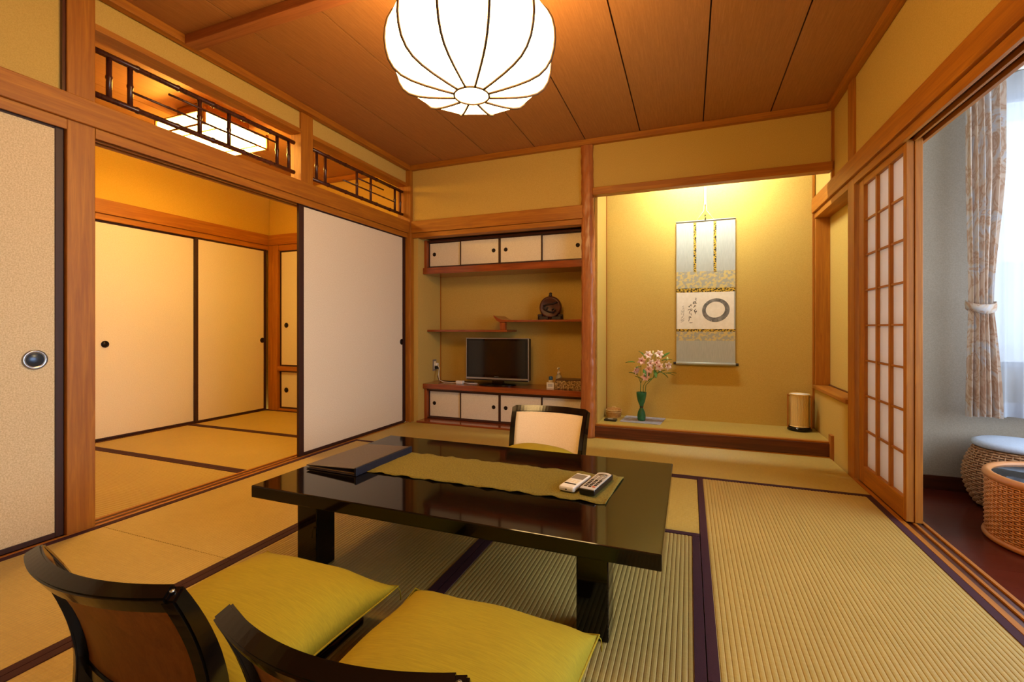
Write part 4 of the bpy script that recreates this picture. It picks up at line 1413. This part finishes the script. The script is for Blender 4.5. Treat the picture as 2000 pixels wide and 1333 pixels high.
chair((-.545, .890, .002), 0, 'brown-backed legless chair on the side away from the flecked sliding door')
chair((-.822, 2.485, .002), PI, 'legless chair showing its cream back pad in front of the adzed pillar')
cushion((-1.150, .965, .057), -.03, 'mustard cushion on the chair closer to the flecked sliding door', 1)
cushion((-.515, .960, .057), -.02, 'mustard cushion on the chair away from the flecked sliding door', 4)
cushion((-.822, 2.46, .057), .0, 'mustard cushion on the chair in front of the adzed pillar', 7, .52, .50, .19)

# ------------------------------------------------------------------ wicker stool and glass-topped table in the window bay
VF = -.0798
st = tag(empty('wicker_stool', (1.69, 3.36, VF)), 'round wicker stool with grey-blue cushion under the curtain', 'stool')
sprof = [(.150, 0), (.168, .012), (.195, .06), (.214, .12), (.219, .165), (.215, .21), (.202, .26), (.185, .30), (.172, .325), (.160, .335)]
bm = bmesh.new(); lathe(bm, [(r-.006, z) for r, z in sprof], 40); mk('stool_body', bm, 'wicker', st, smooth=True)
def wickershell(par, prof, nst, pitch, mat, r_st=.004, amp=.006, nseg=None):
    """vertical stakes with weavers passing in front of and behind them"""
    zs = [p[1] for p in prof]
    def R(z):
        for (r0, z0), (r1, z1) in zip(prof, prof[1:]):
            if z0 <= z <= z1: return r0+(r1-r0)*(z-z0)/max(1e-6, z1-z0)
        return prof[-1][0]
    bm = bmesh.new()
    for k in range(nst):
        a = 2*PI*k/nst
        tube(bm, [(R(z)*math.cos(a), R(z)*math.sin(a), z) for z in [zs[0]+(zs[-1]-zs[0])*i/10 for i in range(11)]], r_st, 5)
    o1 = mk('stakes', bm, mat, par, smooth=True); o1['kind'] = 'stuff'
    bm = bmesh.new()
    z = zs[0]+pitch; row = 0
    while z < zs[-1]-pitch*.3:
        pts = []
        for k in range(nst*2):
            a = PI*k/nst
            s = math.cos(PI*k/2*1.0+PI*row) if k % 2 == 0 else 0
            rr = R(z)+amp*(1 if ((k//2+row) % 2 == 0) else -1)*(1 if k % 2 == 0 else 0)
            pts.append((rr*math.cos(a), rr*math.sin(a), z))
        tube(bm, pts, pitch*.42, 4, True)
        z += pitch; row += 1
    o2 = mk('weavers', bm, mat, par, smooth=True); o2['kind'] = 'stuff'
M['cane'] = speckle('wicker_cane', (160, 116, 80), (190, 146, 106), 40, .45, .1)
M['cane2'] = speckle('honey_wicker_cane', (190, 120, 62), (214, 150, 90), 40, .4, .1)
wickershell(st, sprof, 44, .0125, 'cane')
bm = bmesh.new(); lathe(bm, [(.150, .330), (.178, .336), (.186, .348), (.182, .362), (.160, .371), (.08, .376), (.001, .377)], 48); mk('seat_cushion', bm, 'stoolcush', st, smooth=True)

gt = tag(empty('wicker_table', (1.632, 2.815, VF)), 'round honey wicker table with dark glass top', 'table')
tprof = [(.298, .012), (.300, .03), (.302, .16), (.302, .29)]
bm = bmesh.new(); lathe(bm, [(r-.008, z) for r, z in tprof], 56); mk('table_body', bm, 'wicker', gt, smooth=True)
wickershell(gt, tprof, 72, .010, 'cane2', .0045, .005)
tubeobj('bottom_rim', [(.303*math.cos(2*PI*k/64), .303*math.sin(2*PI*k/64), .015) for k in range(64)], .014, 'rattan', gt, 10, True)
tubeobj('top_rim', [(.298*math.cos(2*PI*k/64), .298*math.sin(2*PI*k/64), .302) for k in range(64)], .018, 'rattan', gt, 12, True)
bm = bmesh.new(); lathe(bm, [(.284, .298), (.284, .306)], 64); mk('glass_top', bm, 'glasstop', gt)
